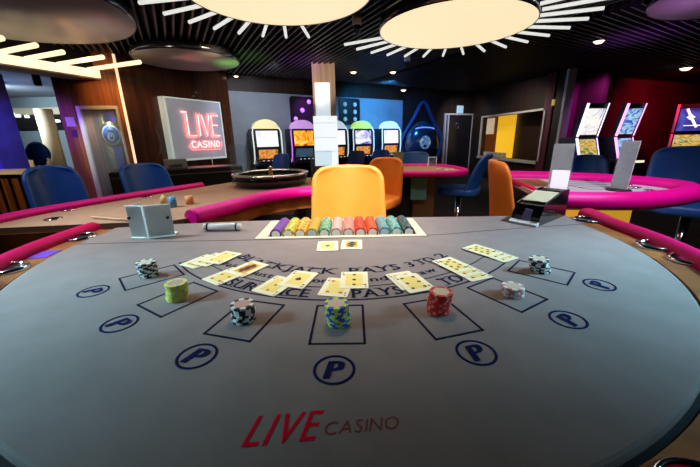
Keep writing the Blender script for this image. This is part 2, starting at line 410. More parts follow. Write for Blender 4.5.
B(M_white).tube([(.77, -.14, .2), (.77, -.14, -.35)], .008, 6).build('cable', t)
# spade decoration on the far wall
us, zs = W_door.uv(422, 102); ub = W_door.uv(422, 168)[1]
ul2 = W_door.uv(402.5, 140)[0]; ur2 = W_door.uv(441.5, 140)[0]; zm = W_door.uv(422, 140)[1]
hw = (ur2-ul2)/2
m = B(mat('spade_tube', (.04, .08, .22), .4, .2))
pts = [(us, zs), (us+hw*.5, zs-.5), (us+hw*.95, zm+.1), (us+hw, zm-.15), (us+hw*.8, zm-.55), (us+hw*.4, zm-.72), (us, zm-.75), (us-hw*.4, zm-.72), (us-hw*.8, zm-.55), (us-hw, zm-.15), (us-hw*.95, zm+.1), (us-hw*.5, zs-.5)]
m.M = W_door.M
m.sweep([(a, -.08, b) for a, b in catmull([(a, b, 0) for a, b in pts], 4, True) for a, b in ((a.x, a.y),)] if False else [Vector((q.x, -.08, q.y)) for q in catmull([(a, b, 0) for a, b in pts], 5, True)], [(.055*math.cos(i*PI/4), .055*math.sin(i*PI/4)) for i in range(8)], closed=True, upv=Vector((0, 1, 0)))
tag(m.build('spade_frame'), 'large dark blue spade outline on the far wall beside the wall panel', 'wall decoration')
# round glossy machine in front of it
pp = W_door.pt(W_door.uv(422, 140, -.85)[0], -.85)
t = thing('wheel_machine', 'dark glossy round gaming pod standing inside the spade outline', 'gaming machine', (pp.x, pp.y, 0), W_door.a-.35); t.scale = (.82, .82, .95)
B(mat('pod_blue', (.06, .09, .18), .15, .6)).lathe([(0, .5), (.25, .52), (.5, .75), (.58, 1.05), (.52, 1.35), (.33, 1.6), (.16, 1.7), (0, 1.72)], n=32, sy=.7).build('shell', t)
B(screen('pod_screen', [(.03, .1, .3), (.1, .2, .4), (.4, .55, .75)], 4, .7)).lathe([(0, 0), (.17, 0), (.18, .03), (0, .03)], n=24).build('display', t, loc=(0, -.37, 1.15)).rotation_euler = (PI/2, 0, 0)
B(mat('pod_glow', (.1, .25, .9), emit=.9, ecol=(.15, .35, 1))).tube([(.30*math.cos(a*.2), -.27-.1*math.sin(a*.2)*0, 1.5+.05*math.sin(a*.2)) for a in range(0, 16)], .018, 6).build('glow_ring', t)
B(M_dark).lathe([(0, 0), (.4, 0), (.35, .5), (0, .5)], n=24).build('base', t)
# restroom door on the far wall
ua, za = W_door.uv(444.5, 113); ub2, _ = W_door.uv(473, 113)
zd = W_door.uv(460, 113.5)[1]
t = thing('door_frame', 'chrome-framed dark door at the end of the far wall', 'door', W_door.pt(ua, 0, 0), W_door.a)
dw = ub2-ua
B(M_frame).box(0, .05, -.05, .0, 0, zd).box(dw-.05, dw, -.05, .0, 0, zd).box(.05, dw-.05, -.05, .0, zd-.05, zd).box(.13, .16, -.05, 0, 0, zd-.05).build('frame', t)
B(mat('door_dark', (.02, .016, .016), .3)).box(.16, dw-.05, -.03, 0, 0, zd-.05).build('leaf', t)
B(M_steel).tube([(.16+.33+.06*math.cos(a*.5236), -.035, 1.55+.1*math.sin(a*.5236)) for a in range(12)], .008, 6, closed=True).build('emblem', t)
u, z = W_door.uv(459.5, 109.5)
tag(B(mat('lit_restroom_sign', (.5, .7, .8), emit=.45, ecol=(.35, .6, .8))).box(-.11, .11, -.05, 0, -.11, .11).build('wall_sign_plate', loc=W_door.pt(u, 0, z)), 'small pale lit sign plate above the chrome-framed door', 'sign').rotation_euler.z = W_door.a
# things seen through the hatch
def niche(px0, py0, px1, py1, off, m, name, label, cat, d=.03):
    u0, za = W_mir.uv(px0, py0, off); u1, zb2 = W_mir.uv(px1, py1, off)
    if name == 'small_box': zb2 = zb+.002; za = zb2+.12
    if name == 'yellow_panel': off += .003
    if name == 'rust_panel': u1 -= .01
    o = B(m, W_mir.M).box(u0, u1, off, off+d, zb2, za).build(name); return tag(o, label, cat)
niche(494, 112, 510.5, 158, .62, mat('yellow_glow', (.9, .55, .03), .5, emit=.75, ecol=(.95, .52, .02)), 'yellow_panel', 'bright yellow panel seen through the wall hatch', 'panel', .04)
niche(480, 112, 494, 160, .62, mat('rust_panel', (.35, .10, .03), .5, emit=.12, ecol=(.6, .15, .03)), 'rust_panel', 'rust-brown panel behind the poster in the hatch', 'panel', .06)
niche(485.5, 119, 493, 134, .60, screen('poster_art', [(.9, .85, .75), (.8, .5, .2), (.9, .9, .9)], 9, .6), 'poster', 'small white and orange poster inside the wall hatch', 'poster', .015)
for a, b, lab in ((483.5, 489.5, 'leftmost white box on the hatch counter'), (491, 496.5, 'middle white box on the hatch counter'), (498, 502.5, 'rightmost white box on the hatch counter')):
    niche(a, 152.5, b, 159.6, .08, mat('white_box', (.75, .65, .5), .6), 'small_box', lab, 'box', .09)
u, z = W_mir.uv(551, 103)
tag(B(mat('exit_glow', (.8, .55, .2), emit=.4, ecol=(.7, .5, .15)), W_mir.M).box(u-.12, u+.12, -.04, 0, z-.06, z+.06).build('wall_light'), 'tiny amber light high on the dark wall above the hatch', 'light')

# ================================================================== LEFT COLUMN BLOCK WITH GLAZED OPENING
bl = W_blk; L = bl.L
cu0, ct = bl.uv(79, 107); cu1, _ = bl.uv(116.5, 104); ct = 1.76
struct(B(M_column, bl.M).box(0, cu0, 0, .5, 0, 2.56).box(cu1, L, 0, .5, 0, 2.56).box(cu0, cu1, 0, .5, ct, 2.56).box(cu0, cu1, .45, .5, 0, ct).build('wall_column'))
tag(B(mat('edge_strip', (1, .75, .5), emit=1.0, ecol=(1, .72, .45)), bl.M).box(L-.012, L+.012, -.015, .02, 0, 2.45).build('corner_strip_light'), 'thin vertical light strip on the corner of the wood column', 'light')
t = thing('display_case', 'silver-framed glazed case in the wood column with a round blue emblem', 'display case', bl.pt(cu0, 0, 0), bl.a)
cw = cu1-cu0
B(M_frame).box(-.035, .02, -.03, .02, 0, ct).box(cw-.015, cw+.012, -.03, .02, 0, ct).box(.02, cw-.015, -.03, .02, ct-.05, ct).build('frame', t, bevel=.004)
B(mat('case_purple', (.08, .05, .28), .4, emit=.05, ecol=(.2, .15, .9))).box(.03, cw-.02, .40, .43, 0, ct-.05).build('back_panel', t)
B(mat('case_steelgreen', (.30, .36, .25), .25, .7)).box(.06, .11, .30, .34, 0, 1.65).build('panel_strip', t)
B(M_brass).tube([(.16, .22, 0), (.16, .22, 1.68)], .026, 8).build('pole', t)
B(M_brass).tube([(.215, .2, 0), (.215, .2, 1.5)], .010, 8).build('pole', t)
B(mat('case_white', (.75, .8, .82), .3, emit=.15, ecol=(.7, .85, .9))).box(.30, cw-.03, .36, .385, .72, 1.68).build('white_backing', t)
B(M_brass).lathe([(0, 0), (.17, 0), (.165, .03), (0, .035)], n=32, sy=1.15).build('emblem_rim', t, loc=(.31, .12, 1.35)).rotation_euler = (PI/2, 0, 0)
B(M_white).lathe([(0, .036), (.130, .034), (.130, .042), (0, .042)], n=32, sy=1.15).build('emblem_ring', t, loc=(.31, .12, 1.35)).rotation_euler = (PI/2, 0, 0)
B(mat('emblem_blue', (.02, .10, .42), .35)).lathe([(0, .043), (.110, .043), (.110, .048), (0, .048)], n=32, sy=1.15).build('emblem_disc', t, loc=(.31, .12, 1.35)).rotation_euler = (PI/2, 0, 0)
m = B(M_white); m.tube([(.31+.04*math.cos(a*PI/8), .067, 1.32+.055*math.sin(a*PI/8)) for a in range(16)], .010, 6, closed=True)
m.tube([(.31, .067, 1.32), (.31, .067, 1.35)], .012, 6); m.tube([(.27, .067, 1.43), (.35, .067, 1.43)], .008, 6); m.build('emblem_mark', t)
B(M_acr).box(.02, cw-.015, .0, .006, 0, ct-.05).build('glass_pane', t)
u, z = bl.uv(71, 121.5)
u = max(.06, min(u, cu0-.07))
tag(B(mat('tag_white', (.7, .68, .75), .5), bl.M).box(u-.06, u+.06, -.015, 0, z-.07, z+.06).build('notice_plate'), 'small white notice plate on the purple-lit side of the column', 'notice')
tag(B(mat('tag_purple', (.05, .02, .12), .3), bl.M).box(u-.02, u+.05, -.015, 0, z-.22, z-.12).build('switch_plate'), 'small dark switch plate beneath the white notice plate', 'switch')

# ================================================================== FAR LEFT ROOM
M_far = mat('far_wall_paint', (.20, .25, .28), .6, noise=(1, .15))
struct(B(M_far).box(-13.8, -4.6, 9.2, 9.4, 0, 2.56).build('wall_left'))
struct(B(mat('far_ceiling', (.22, .24, .28), .6, noise=(.6, .3))).box(-13.8, -4.3, 5.2, 9.2, 2.44, 2.47).build('ceiling_left'))
tag(B(M_dark).box(-13, -5, 9.1, 9.195, 1.62, 1.98).build('black_band'), 'black track band across the far wall beyond the bar', 'wall panel')
tag(B(mat('beige_fascia', (.45, .36, .26), .6)).box(-13, -5, 9.0, 9.195, 1.99, 2.16).build('beige_fascia'), 'beige fascia above the black band in the far left room', 'beam')
Wf = Wall((-13, 8.97), (-5, 8.97))
for px, py, r, lab in ((10, 114, .10, 'greenish lamp at the left end of the black band'), (18, 116, .06, 'white lamp second from the left on the black band'), (27, 116.5, .05, 'white lamp third from the left on the black band'), (57, 121, .07, 'white lamp on the black band right of the cream column')):
    u, z = Wf.uv(px, py); p = Wf.pt(u, 0, z)
    tag(B(mat('band_lamp', (.8, .9, .85), emit=1.3, ecol=(.75, .85, .8))).lathe([(0, -.04), (r, -.03), (r, .03), (0, .04)], n=16).build('track_lamp', loc=p), lab, 'light', 'lamps on the black band')
def hanging_spot(px, py, lab, z=2.25):
    p = at_z(px, py, z)
    t = thing('hanging_spotlight', lab, 'spotlight', (p.x, p.y, z), 0, 'hanging spotlights by the soffit')
    B(M_dark).lathe([(.05, .0), (.06, .02), (.06, .2), (0, .2)], n=16).build('can', t)
    B(M_spot).lathe([(0, .004), (.045, .004), (.045, .012), (0, .012)], n=16).build('lens', t)
hanging_spot(38.5, 86, 'black cylinder spotlight lit blue-white left of the column')
hanging_spot(3, 92, 'spotlight cut by the left edge below the soffit')
p = Wall((-8, 7.6), (-4, 7.6)); u0, _ = p.uv(36, 112); u1, _ = p.uv(51, 112); c = p.pt((u0+u1)/2)
tag(B(mat('cream_column', (.62, .50, .33), .5)).lathe([(0, 0), (.16, 0), (.16, 1.98), (0, 1.98)], (c.x, c.y, 0), 28).build('round_column'), 'cream round column standing beyond the bar counter', 'column')
p = Wall((-8, 6.6), (-4, 6.6)); u0, z0 = p.uv(25, 158); u1, z1 = p.uv(45, 142); c = p.pt((u0+u1)/2)
t = thing('round_back_seat', 'dark blue round-backed booth seat beyond the bar', 'seat', (c.x, c.y, 0))
B(M_blue).lathe([(0, -.06), (.20, -.06), (.24, 0), (.20, .06), (0, .06)], n=28).build('back_disc', t, loc=(0, .05, 1.05)).rotation_euler = (PI/2, 0, 0)
B(mat('coral_pad', (.6, .10, .05), .5)).box(-.42, -.02, -.3, .02, .6, .86).build('seat_cushion', t, bevel=.05)
B(M_dark).box(-.25, .25, -.2, .1, 0, .6).build('base', t)
B(mat('deep_blue', (.02, .02, .20), .35)).box(-4.68, -4.30, 3.78, 3.95, 0, 2.1) if False else None
a = at_z(0, 166, .98)
tag(B(mat('violet_column', (.06, .06, .40), .3, noise=(5, .3))).box(-4.88, -4.42, 4.15, 4.5, 0, 2.1).build('violet_column'), 'deep blue-violet square column at the left edge behind the bar', 'column')
t = thing('bar_counter', 'white-topped bar counter with a slatted wooden front at the left edge', 'bar counter', (-4.20, 3.24, 0))
B(mat('counter_white', (.8, .85, .85), .3)).box(-1.2, 1.25, -.05, .22, .95, .985).build('countertop', t)
wd = wood('bar_slat_wood', (.10, .035, .01), (.26, .10, .03), .4, (6, 6, .3), 4)
B(M_dark).box(-1.15, 1.2, .06, .2, 0, .95).build('carcass', t)
for k in range(22): B(wd).box(-1.14+k*.107, -1.14+k*.107+.07, .0, .06, .02, .95).build('slat', t, bevel=.006)
for px, lab in ((33, 'upright white card beside the coral seat'), (51, 'grey bottle-like dispenser on the bar end')):
    p = at_z(px, 168, .985)
    if px == 33: tag(B(M_white).box(-.02, .02, -.006, .006, 0, .085).build('menu_card', loc=(p.x, p.y, .985)), 'white upright card standing on the bar counter', 'card')
    else: tag(B(M_grey).lathe([(0, 0), (.025, 0), (.025, .06), (.012, .08), (.012, .105), (0, .105)], n=16).build('dispenser', loc=(p.x, p.y, .985)), 'grey dispenser standing at the right end of the bar counter', 'dispenser')
# low dark sideboard between column and sign wall
sb = Wall((-2.95, 3.95), (-1.9, 4.55))
t = thing('sideboard', 'low black sideboard under the neon sign behind the roulette table', 'sideboard', sb.pt(0), sb.a)
B(M_dark).box(0, 1.6, 0, .4, 0, .88).build('carcass', t, bevel=.01)
B(M_steel).box(.02, 1.58, -.004, 0, .80, .815).build('edge_line', t)
t = thing('card_shuffler', 'grey card shuffler box on the black sideboard below the sign', 'card shuffler', sb.pt(.75, .1, .881), sb.a)
B(M_grey).box(-.14, .14, 0, .2, 0, .12).build('housing', t, bevel=.01); B(M_steel).box(-.08, .08, -.02, 0, .03, .06).build('slot_plate', t)

# ================================================================== SLOT MACHINES
def slot(label, loc, rz, up_scr, low_scr, top_col, glow, group, kind='dome', name='slot_machine'):
    t = thing(name, label, 'slot machine', loc, rz, group)
    # front faces -y
    B(M_dark).prism([(-.30, 0), (.30, 0), (.30, .5), (-.30, .5)], 0, .70).build('cabinet', t, bevel=.02)
    m = MB(Matrix(((0, 0, 1, -.29), (1, 0, 0, 0), (0, 1, 0, 0), (0, 0, 0, 1)))).use(mat('cab_dark', (.02, .02, .03), .2))
    m.prism([(-.12, .70), (-.12, .77), (.06, .82), (.02, 1.05), (.05, 1.46), (.45, 1.46), (.45, .70)], 0, .58); m.build('head', t, bevel=.01)
    B(up_scr).hull8([(-.235, .012, 1.09), (.235, .012, 1.09), (.235, .03, 1.09), (-.235, .03, 1.09)], [(-.235, .035, 1.42), (.235, .035, 1.42), (.235, .06, 1.42), (-.235, .06, 1.42)]).build('upper_screen', t)
    B(low_scr).hull8([(-.21, .045, .84), (.21, .045, .84), (.21, .07, .84), (-.21, .07, .84)], [(-.21, .01, 1.03), (.21, .01, 1.03), (.21, .04, 1.03), (-.21, .04, 1.03)]).build('lower_screen', t)
    gm = mat('trim_'+glow[0], glow[1], emit=glow[2], ecol=glow[1])
    for s in (-1, 1):
        B(gm).tube([(s*.31, .10, .74), (s*.31, .02, .85), (s*.31, .0, 1.05), (s*.31, .02, 1.40), (s*.27, .05, 1.50)], .014, 8).build('side_light', t)
    pr = [(-.27, 1.46)]+[(.27*-math.cos(a*PI/12), 1.48+.17*math.sin(a*PI/12)) for a in range(13)]+[(.27, 1.46)]
    mt = MB(Matrix(((1, 0, 0, 0), (0, 0, -1, .22), (0, 1, 0, 0), (0, 0, 0, 1)))).use(mat('topper_'+top_col[0], top_col[1], .3, emit=top_col[2], ecol=top_col[1]))
    mt.prism(pr, 0, .18); mt.build('topper', t, bevel=.01)
    B(M_chrome).box(-.24, .24, -.115, -.02, .785, .795).build('button_deck', t)
    for k in range(4): B(mat('button_glow', (.9, .9, 1), emit=.5)).lathe([(0, 0), (.018, 0), (.018, .012), (0, .012)], (-.15+k*.1, -.08, .797), 10).build('button', t)
    return t
S_w = screen('screen_white', [(.75, .8, 1), (1, 1, 1), (.9, .95, 1)], 3, 1.1)
S_fire = screen('screen_fire', [(.25, .02, .0), (.95, .25, .01), (1, .55, .05), (1, .9, .6)], 5, 1.1)
S_low = screen('screen_reels', [(.12, .25, .05), (.8, .15, .02), (1, .45, .1), (.3, .4, .1)], 9, .9)
S_low2 = screen('screen_bluegrey', [(.02, .05, .10), (.06, .12, .2), (.02, .03, .06)], 7, .7)
S_pur = screen('screen_violet', [(.08, .05, .35), (.5, .45, .9), (1, 1, 1), (.8, .85, 1)], 2.5, 1.0, (1, 1, 2))
G1 = 'slot machines in front of the pale wall panel'
def on_back(px, off=-.55):
    u, z = W_back.uv(px, 130, off); p = W_back.pt(u, off, 0); return (p.x, p.y, 0)
rb = W_back.a
slot('slot machine with a white screen and gold topper, leftmost of the row', on_back(267), rb, S_w, S_low, ('gold', (.9, .8, .4), .55), ('warm', (.75, .85, .75), .7), G1)
slot('slot machine with a fiery orange screen and purple topper left of the pillar', on_back(304), rb, S_fire, S_low2, ('violet', (.65, .35, .8), .6), ('violet', (.65, .2, .9), .9), G1)
slot('slot machine half hidden behind the right side of the white pillar', on_back(337), rb, S_w, S_low, ('white', (.7, .85, .95), .7), ('white', (.7, .9, 1), .8), G1)
slot('slot machine with a lime green topper right of the pillar', on_back(364), rb, S_pur, S_low, ('lime', (.55, .85, .15), .7), ('white', (.7, .9, 1), .8), G1)
slot('slot machine with a white topper at the right end of the row', on_back(392), rb, S_w, S_low, ('white', (.7, .85, .95), .7), ('white', (.7, .9, 1), .8), G1)
# right-hand machines with tall leaning screens
def slot_tall(label, loc, rz, up_scr, low_scr, glow, sc=1., wide=.52, tilt=True):
    t = thing('video_slot_machine', label, 'slot machine', loc, rz, 'video slot machines by the red wall'); t.scale = (sc, sc, sc)
    h = wide/2; L0, L1, L2 = (-.06, .09, -.03) if tilt else (0, .06, .10)
    B(mat('cab_blue', (.02, .03, .12), .25)).box(-h, h, .05, .6, 0, .74).build('cabinet', t, bevel=.03)
    B(M_dark).box(-h, h, -.26, .1, .70, .77).build('button_deck', t, bevel=.01)
    B(mat('deck_glow_'+glow[0], glow[1], emit=1.2, ecol=(.9, .9, .6))).box(-h+.02, h-.02, -.275, -.26, .72, .76).build('deck_light', t)
    B(mat('cab_blue', (.02, .03, .12), .25)).hull8([(-h, L0, .77), (h, L0, .77), (h, .5, .77), (-h, .5, .77)], [(-h, L1, 1.20), (h, L1, 1.20), (h, .5, 1.20), (-h, .5, 1.20)]).build('lower_housing', t)
    B(M_dark).hull8([(-h, L1, 1.22), (h, L1, 1.22), (h, L1+.1, 1.22), (-h, L1+.1, 1.22)], [(-h, L2, 1.80), (h, L2, 1.80), (h, L2+.1, 1.80), (-h, L2+.1, 1.80)]).build('upper_housing', t)
    def lerp(a, b, k): return [a[i]+(b[i]-a[i])*k for i in range(3)]
    def scr(m, name, z0, y0, z1, y1, i0=.03):
        a, b = (y0, z0), (y1, z1)
        B(m).hull8([(-h+.05, y0-.012, z0+i0), (h-.03, y0-.012, z0+i0), (h-.03, y0+.01, z0+i0), (-h+.05, y0+.01, z0+i0)], [(-h+.05, y1-.012, z1-.03), (h-.03, y1-.012, z1-.03), (h-.03, y1+.01, z1-.03), (-h+.05, y1+.01, z1-.03)]).build(name, t)
    scr(low_scr, 'lower_screen', .77, L0, 1.20, L1, .04)
    scr(up_scr, 'upper_screen', 1.22, L1, 1.74, L1+(L2-L1)*.9)
    gm = mat('edge_'+glow[0], glow[1], emit=glow[2], ecol=glow[1])
    for s in (-1, 1):
        B(gm).tube([(s*(h-.005), L1-.025, 1.22), (s*(h-.005), L2-.025, 1.80)], .022 if s < 0 else .010, 8).build('upper_edge_light', t)
        B(gm).tube([(s*(h-.005), L0-.02, .80), (s*(h-.005), L1-.02, 1.19)], .022 if s < 0 else .008, 8).build('lower_edge_light', t)
    return t
S_pale = screen('screen_pale', [(.15, .3, .7), (.95, .9, .85), (1, 1, .95), (.7, .4, .6)], 4, 1.0)
S_blue = screen('screen_blue', [(.02, .04, .3), (.1, .2, .7), (.5, .85, 1), (.2, .1, .5)], 4, .9, (1, 1, 3))
S_reel = screen('screen_fruit', [(.02, .1, .1), (.1, .35, .08), (.95, .4, .02), (.9, .7, .3), (.1, .4, .45)], 9, .85, (1, 1, 2))
S_navy = screen('screen_navy', [(.02, .02, .15), (.05, .05, .4), (.10, .12, .55)], 3, .9)
slot_tall('video slot machine with a pale screen, leftmost by the red wall', (4.44, 6.05, 0), 8*D2R, S_pale, S_reel, ('lilac', (.8, .7, 1), 1.6), .97, .44)
slot_tall('video slot machine with a blue screen and pink edge light by the red wall', (5.30, 6.25, 0), 8*D2R, S_blue, S_blue, ('pink', (1, .45, .85), 1.5), .97, .40)
t = slot_tall('video slot machine with a navy screen at the right edge', (7.62, 6.85, 0), -42*D2R, S_navy, S_reel, ('rose', (.9, .1, .3), .25), 1.0, 1.3, False)
m = B(mat('logo_white', (.9, .95, 1), emit=1.1))
def P3(x, z): return (x-.2, .03+(z-1.22)/.58*.04, z)
m.tube([P3(-.30, 1.70), P3(-.2, 1.50), P3(-.10, 1.32)], .024, 6); m.lathe([(0, -.06), (.07, 0), (0, .06)], P3(-.22, 1.53), 12)
m.tube([P3(-.08, 1.55), P3(.5, 1.55)], .028, 6); m.tube([P3(-.3, 1.36), P3(.5, 1.36)], .010, 6); m.build('screen_logo', t)

# ================================================================== STOOLS
def shell_mesh(w=.42, h=.36, lean=.10, curve=.10):
    """backrest: y+ is the rear; x across; z up from 0"""
    m = MB(); nu, nv = 10, 15; grid = []
    for j in range(nv+1):
        v = j/nv; row = []
        half = w/2*(1-.07*v)
        if v > .8: half -= .055*(1-math.sqrt(max(0, 1-((v-.8)/.2)**2)))
        for i in range(nu+1):
            u = -1+2*i/nu
            x = half*u; z = h*v; y = lean*v**1.2-curve*(abs(u)**2.4)*(1-.35*v)
            if v > .85: z -= .012*abs(u)**3
            row.append((x, y, z))
        grid.append(row)
    return grid
def stool(label, x, y, face, mtl, group, w=.42, ztop=1.09, zseat=.74, lean=.10, name='casino_stool'):
    """face = compass azimuth (deg, 0=+y, 90=+x) the sitter looks towards"""
    t = thing(name, label, 'stool', (x, y, 0), -(face)*D2R+PI, group)
    # local frame: sitter looks towards -y
    g = shell_mesh(w, ztop-zseat+.02, lean)
    m = B(mtl); V = [[m.v((a, b+.17, c+zseat-.02)) for a, b, c in row] for row in g]
    for j in range(len(V)-1):
        for i in range(len(V[0])-1): m.f([V[j][i], V[j][i+1], V[j+1][i+1], V[j+1][i]], True)
    m.build('backrest', t, solid=.035, sub=2)
    m = B(mtl); p = []
    for k in range(24):
        a = 2*PI*k/24; c, s = math.cos(a), math.sin(a); p.append((w*.5*abs(c)**.6*(1 if c > 0 else -1), .0+.21*abs(s)**.6*(1 if s > 0 else -1)))
    m.prism(p, zseat-.075, zseat, True); m.build('seat', t, bevel=.022)
    B(M_chrome).lathe([(0, .02), (.028, .02), (.028, zseat-.09), (0, zseat-.09)], n=16).build('column', t)
    B(M_chrome).lathe([(0, .0), (.21, .0), (.20, .014), (.05, .03), (0, .03)], n=32).build('base', t)
    B(M_chrome).tube([(.15*math.cos(a*PI/10), -.03+.15*math.sin(a*PI/10), .3) for a in range(20)], .010, 8, closed=True).build('foot_ring', t)
    B(M_dark).box(-.10, .10, -.1, .1, zseat-.09, zseat-.076).build('seat_plate', t)
    return t
SO, SB_ = 'orange leather stools', 'blue leather stools'
stool('large orange leather stool right behind the chip tray', -.005, 1.60, 180, M_orange, SO, .42, 1.09, .72, .06)
stool('orange leather stool at the left end of the middle table', .255, 2.62, 205, M_orange, SO, .32, 1.07, .76, .05)
stool('orange leather stool seen from the side near the black dealing shoe', 1.10, 1.96, 104, M_orange, SO, .38, 1.09, .70, .05)
stool('blue leather stool with chrome stem at the right end of the middle table', 1.17, 3.36, -62, M_blue, SB_, .40, 1.06, .72, .12)
stool('blue leather stool behind the middle table below the spade', .92, 4.28, 180, M_blue, SB_, .42, 1.04, .70)
stool('blue leather stool beside the wooden slatted bar front', -1.74, 1.94, 126, M_blue, SB_, .30, 1.10, .72)
stool('blue leather stool below the display case, nearest the neon sign', -1.49, 2.49, 124, M_blue, SB_, .38, 1.07, .72)
stool('large dark blue leather stool behind the right table at the right edge', 2.46, 2.24, 222, M_blue, SB_, .56, 1.13, .74)
stool('blue leather stool partly under the right table rail at the right edge', 2.16, 1.42, -70, M_blue, SB_, .44, 1.02, .70)
stool('navy leather stool between the two upright card holders', 2.36, 3.05, 195, M_blue, SB_, .34, 1.03, .72)
def low_chair(px, lab, off=-1.25, w=.46):
    u, z = W_back.uv(px, 165, off); p = W_back.pt(u, off, 0)
    stool(lab, p.x, p.y, 180-(0)-(-30), M_blue, 'navy chairs facing the slot machines', w, .96, .5, .08, 'slot_chair')
low_chair(276, 'navy chair in front of the leftmost slot machine')
low_chair(353, 'navy chair in front of the lime-topped slot machine')
low_chair(378, 'navy chair in front of the rightmost slot machine of the row')
low_chair(325, 'navy chair by the foot of the white pillar')

# ================================================================== MAIN BLACKJACK TABLE
CX, CY = -.03, 1.14; ZT = .90
def felt_path(n=64):
    p = [(-.955, 1.25), (-.95, 1.18)]
    for i in range(n+1):
        a = PI+PI*i/n; p.append((CX+.918*math.cos(a), CY+.945*math.sin(a)))
    p += [(.90, 1.22), (.925, 1.31)]
    return p
FP = felt_path()
tbl = thing('blackjack_table', 'large grey-felt blackjack table with printed betting boxes filling the foreground', 'gaming table', (0, 1.0, 0))
def T(mb, name, **k):
    o = mb.build(name, tbl, **k); o.location = (0, -1.0, 0) if not k.get('loc') else k['loc']; return o
TX0, TX1, TY0, TY1 = -.333, .268, 1.048, 1.300
m = B(M_felt); top = FP+[(.62, 1.322), (TX1, 1.33), (TX1, TY0), (TX0, TY0), (TX0, 1.322), (-.45, 1.32), (-.8, 1.285)]
m.prism(top, .872, ZT); m.prism([(TX0, TY1), (TX1, TY1), (TX1, 1.33), (0, 1.335), (TX0, 1.322)], .872, ZT); T(m, 'felt_top', bevel=.006)
def band(m, d0, d1, z0, z1):
    a, b = offset(FP, d0), offset(FP, d1); n = len(a)
    A = [[m.v((q[0], q[1], z)) for q in r] for r, z in ((a, z0), (b, z0), (b, z1), (a, z1))]
    for i in range(n-1):
        for k in range(4): m.f([A[k][i], A[k][i+1], A[(k+1) % 4][i+1], A[(k+1) % 4][i]])
    m.f([A[k][0] for k in range(4)]); m.f([A[k][-1] for k in range(4)][::-1]); return m
# which way is outwards
side = -1 if (offset(FP, .05)[34][1] > FP[34][1]) else 1
T(band(B(M_rim), side*.010, side*.10, .84, .893), 'wood_rim')
T(band(B(M_dark), side*.0005, side*.010, .85, .889), 'felt_edge_shadow')  # dark strip put in for the shadow line beside the felt
rail = [Vector((q[0], q[1], .893)) for q in offset(FP, side*.108)]
rail = [rail[0]+Vector((.008, .02, 0))]+rail[1:]+[rail[-1]+Vector((.01, .07, 0))]
T(B(M_rail).tube(rail, .035, 16, rz=.028), 'armrest')
T(band(B(M_dark), side*-.10, side*.10, .70, .84), 'apron')
T(B(M_dark).box(-.5, .45, .55, 1.1, .03, .87), 'pedestal'); T(B(M_dark).box(-.6, .55, .45, 1.2, 0, .03), 'foot_plate')
T(B(mat('seam', (.10, .085, .085), .9)).sweep([(q.x, q.y, ZT+.0003) for q in catmull([(-.935, 1.035, 0), (-.57, 1.045, 0), (-.33, 1.045, 0), (.26, 1.06, 0), (.51, 1.105, 0), (.885, 1.165, 0)], 6)], [(-.0022, 0), (.0022, 0), (.0022, .0004), (-.0022, .0004)]), 'dealer_line')
def cup(x, y, r=.044):
    o = T(B(M_chrome).lathe([(0, -.05), (r*.8, -.05), (r*.84, .0), (r*.90, .006), (r, .008), (r*1.08, .004), (r*1.1, 0), (r*1.1, -.003), (r*.86, -.055), (0, -.055)], (x, y, .896), 32), 'cup_holder')
    q = B(M_dark).lathe([(0, .0), (r*.78, 0), (r*.78, .004), (0, .004)], (x, y, .8915), 24).build('cup_liner', o); return o
for x, y in ((-.995, 1.13), (-.965, .83), (-.915, .70), (.955, 1.235), (.935, .915), (.925, .80), (.335, .205), (-.42, .205)): cup(x, y)
T(B(mat('violet_reflection', (.16, .04, .60), .5)).hull8([(-.945, .925, .8932), (-1.005, .915, .8932), (-1.02, .985, .8932), (-.955, .995, .8932)], [(-.945, .925, .8945), (-1.005, .915, .8945), (-1.02, .985, .8945), (-.955, .995, .8945)]), 'violet_reflection_patch')  # violet reflection on the wood rim, painted as a flat patch
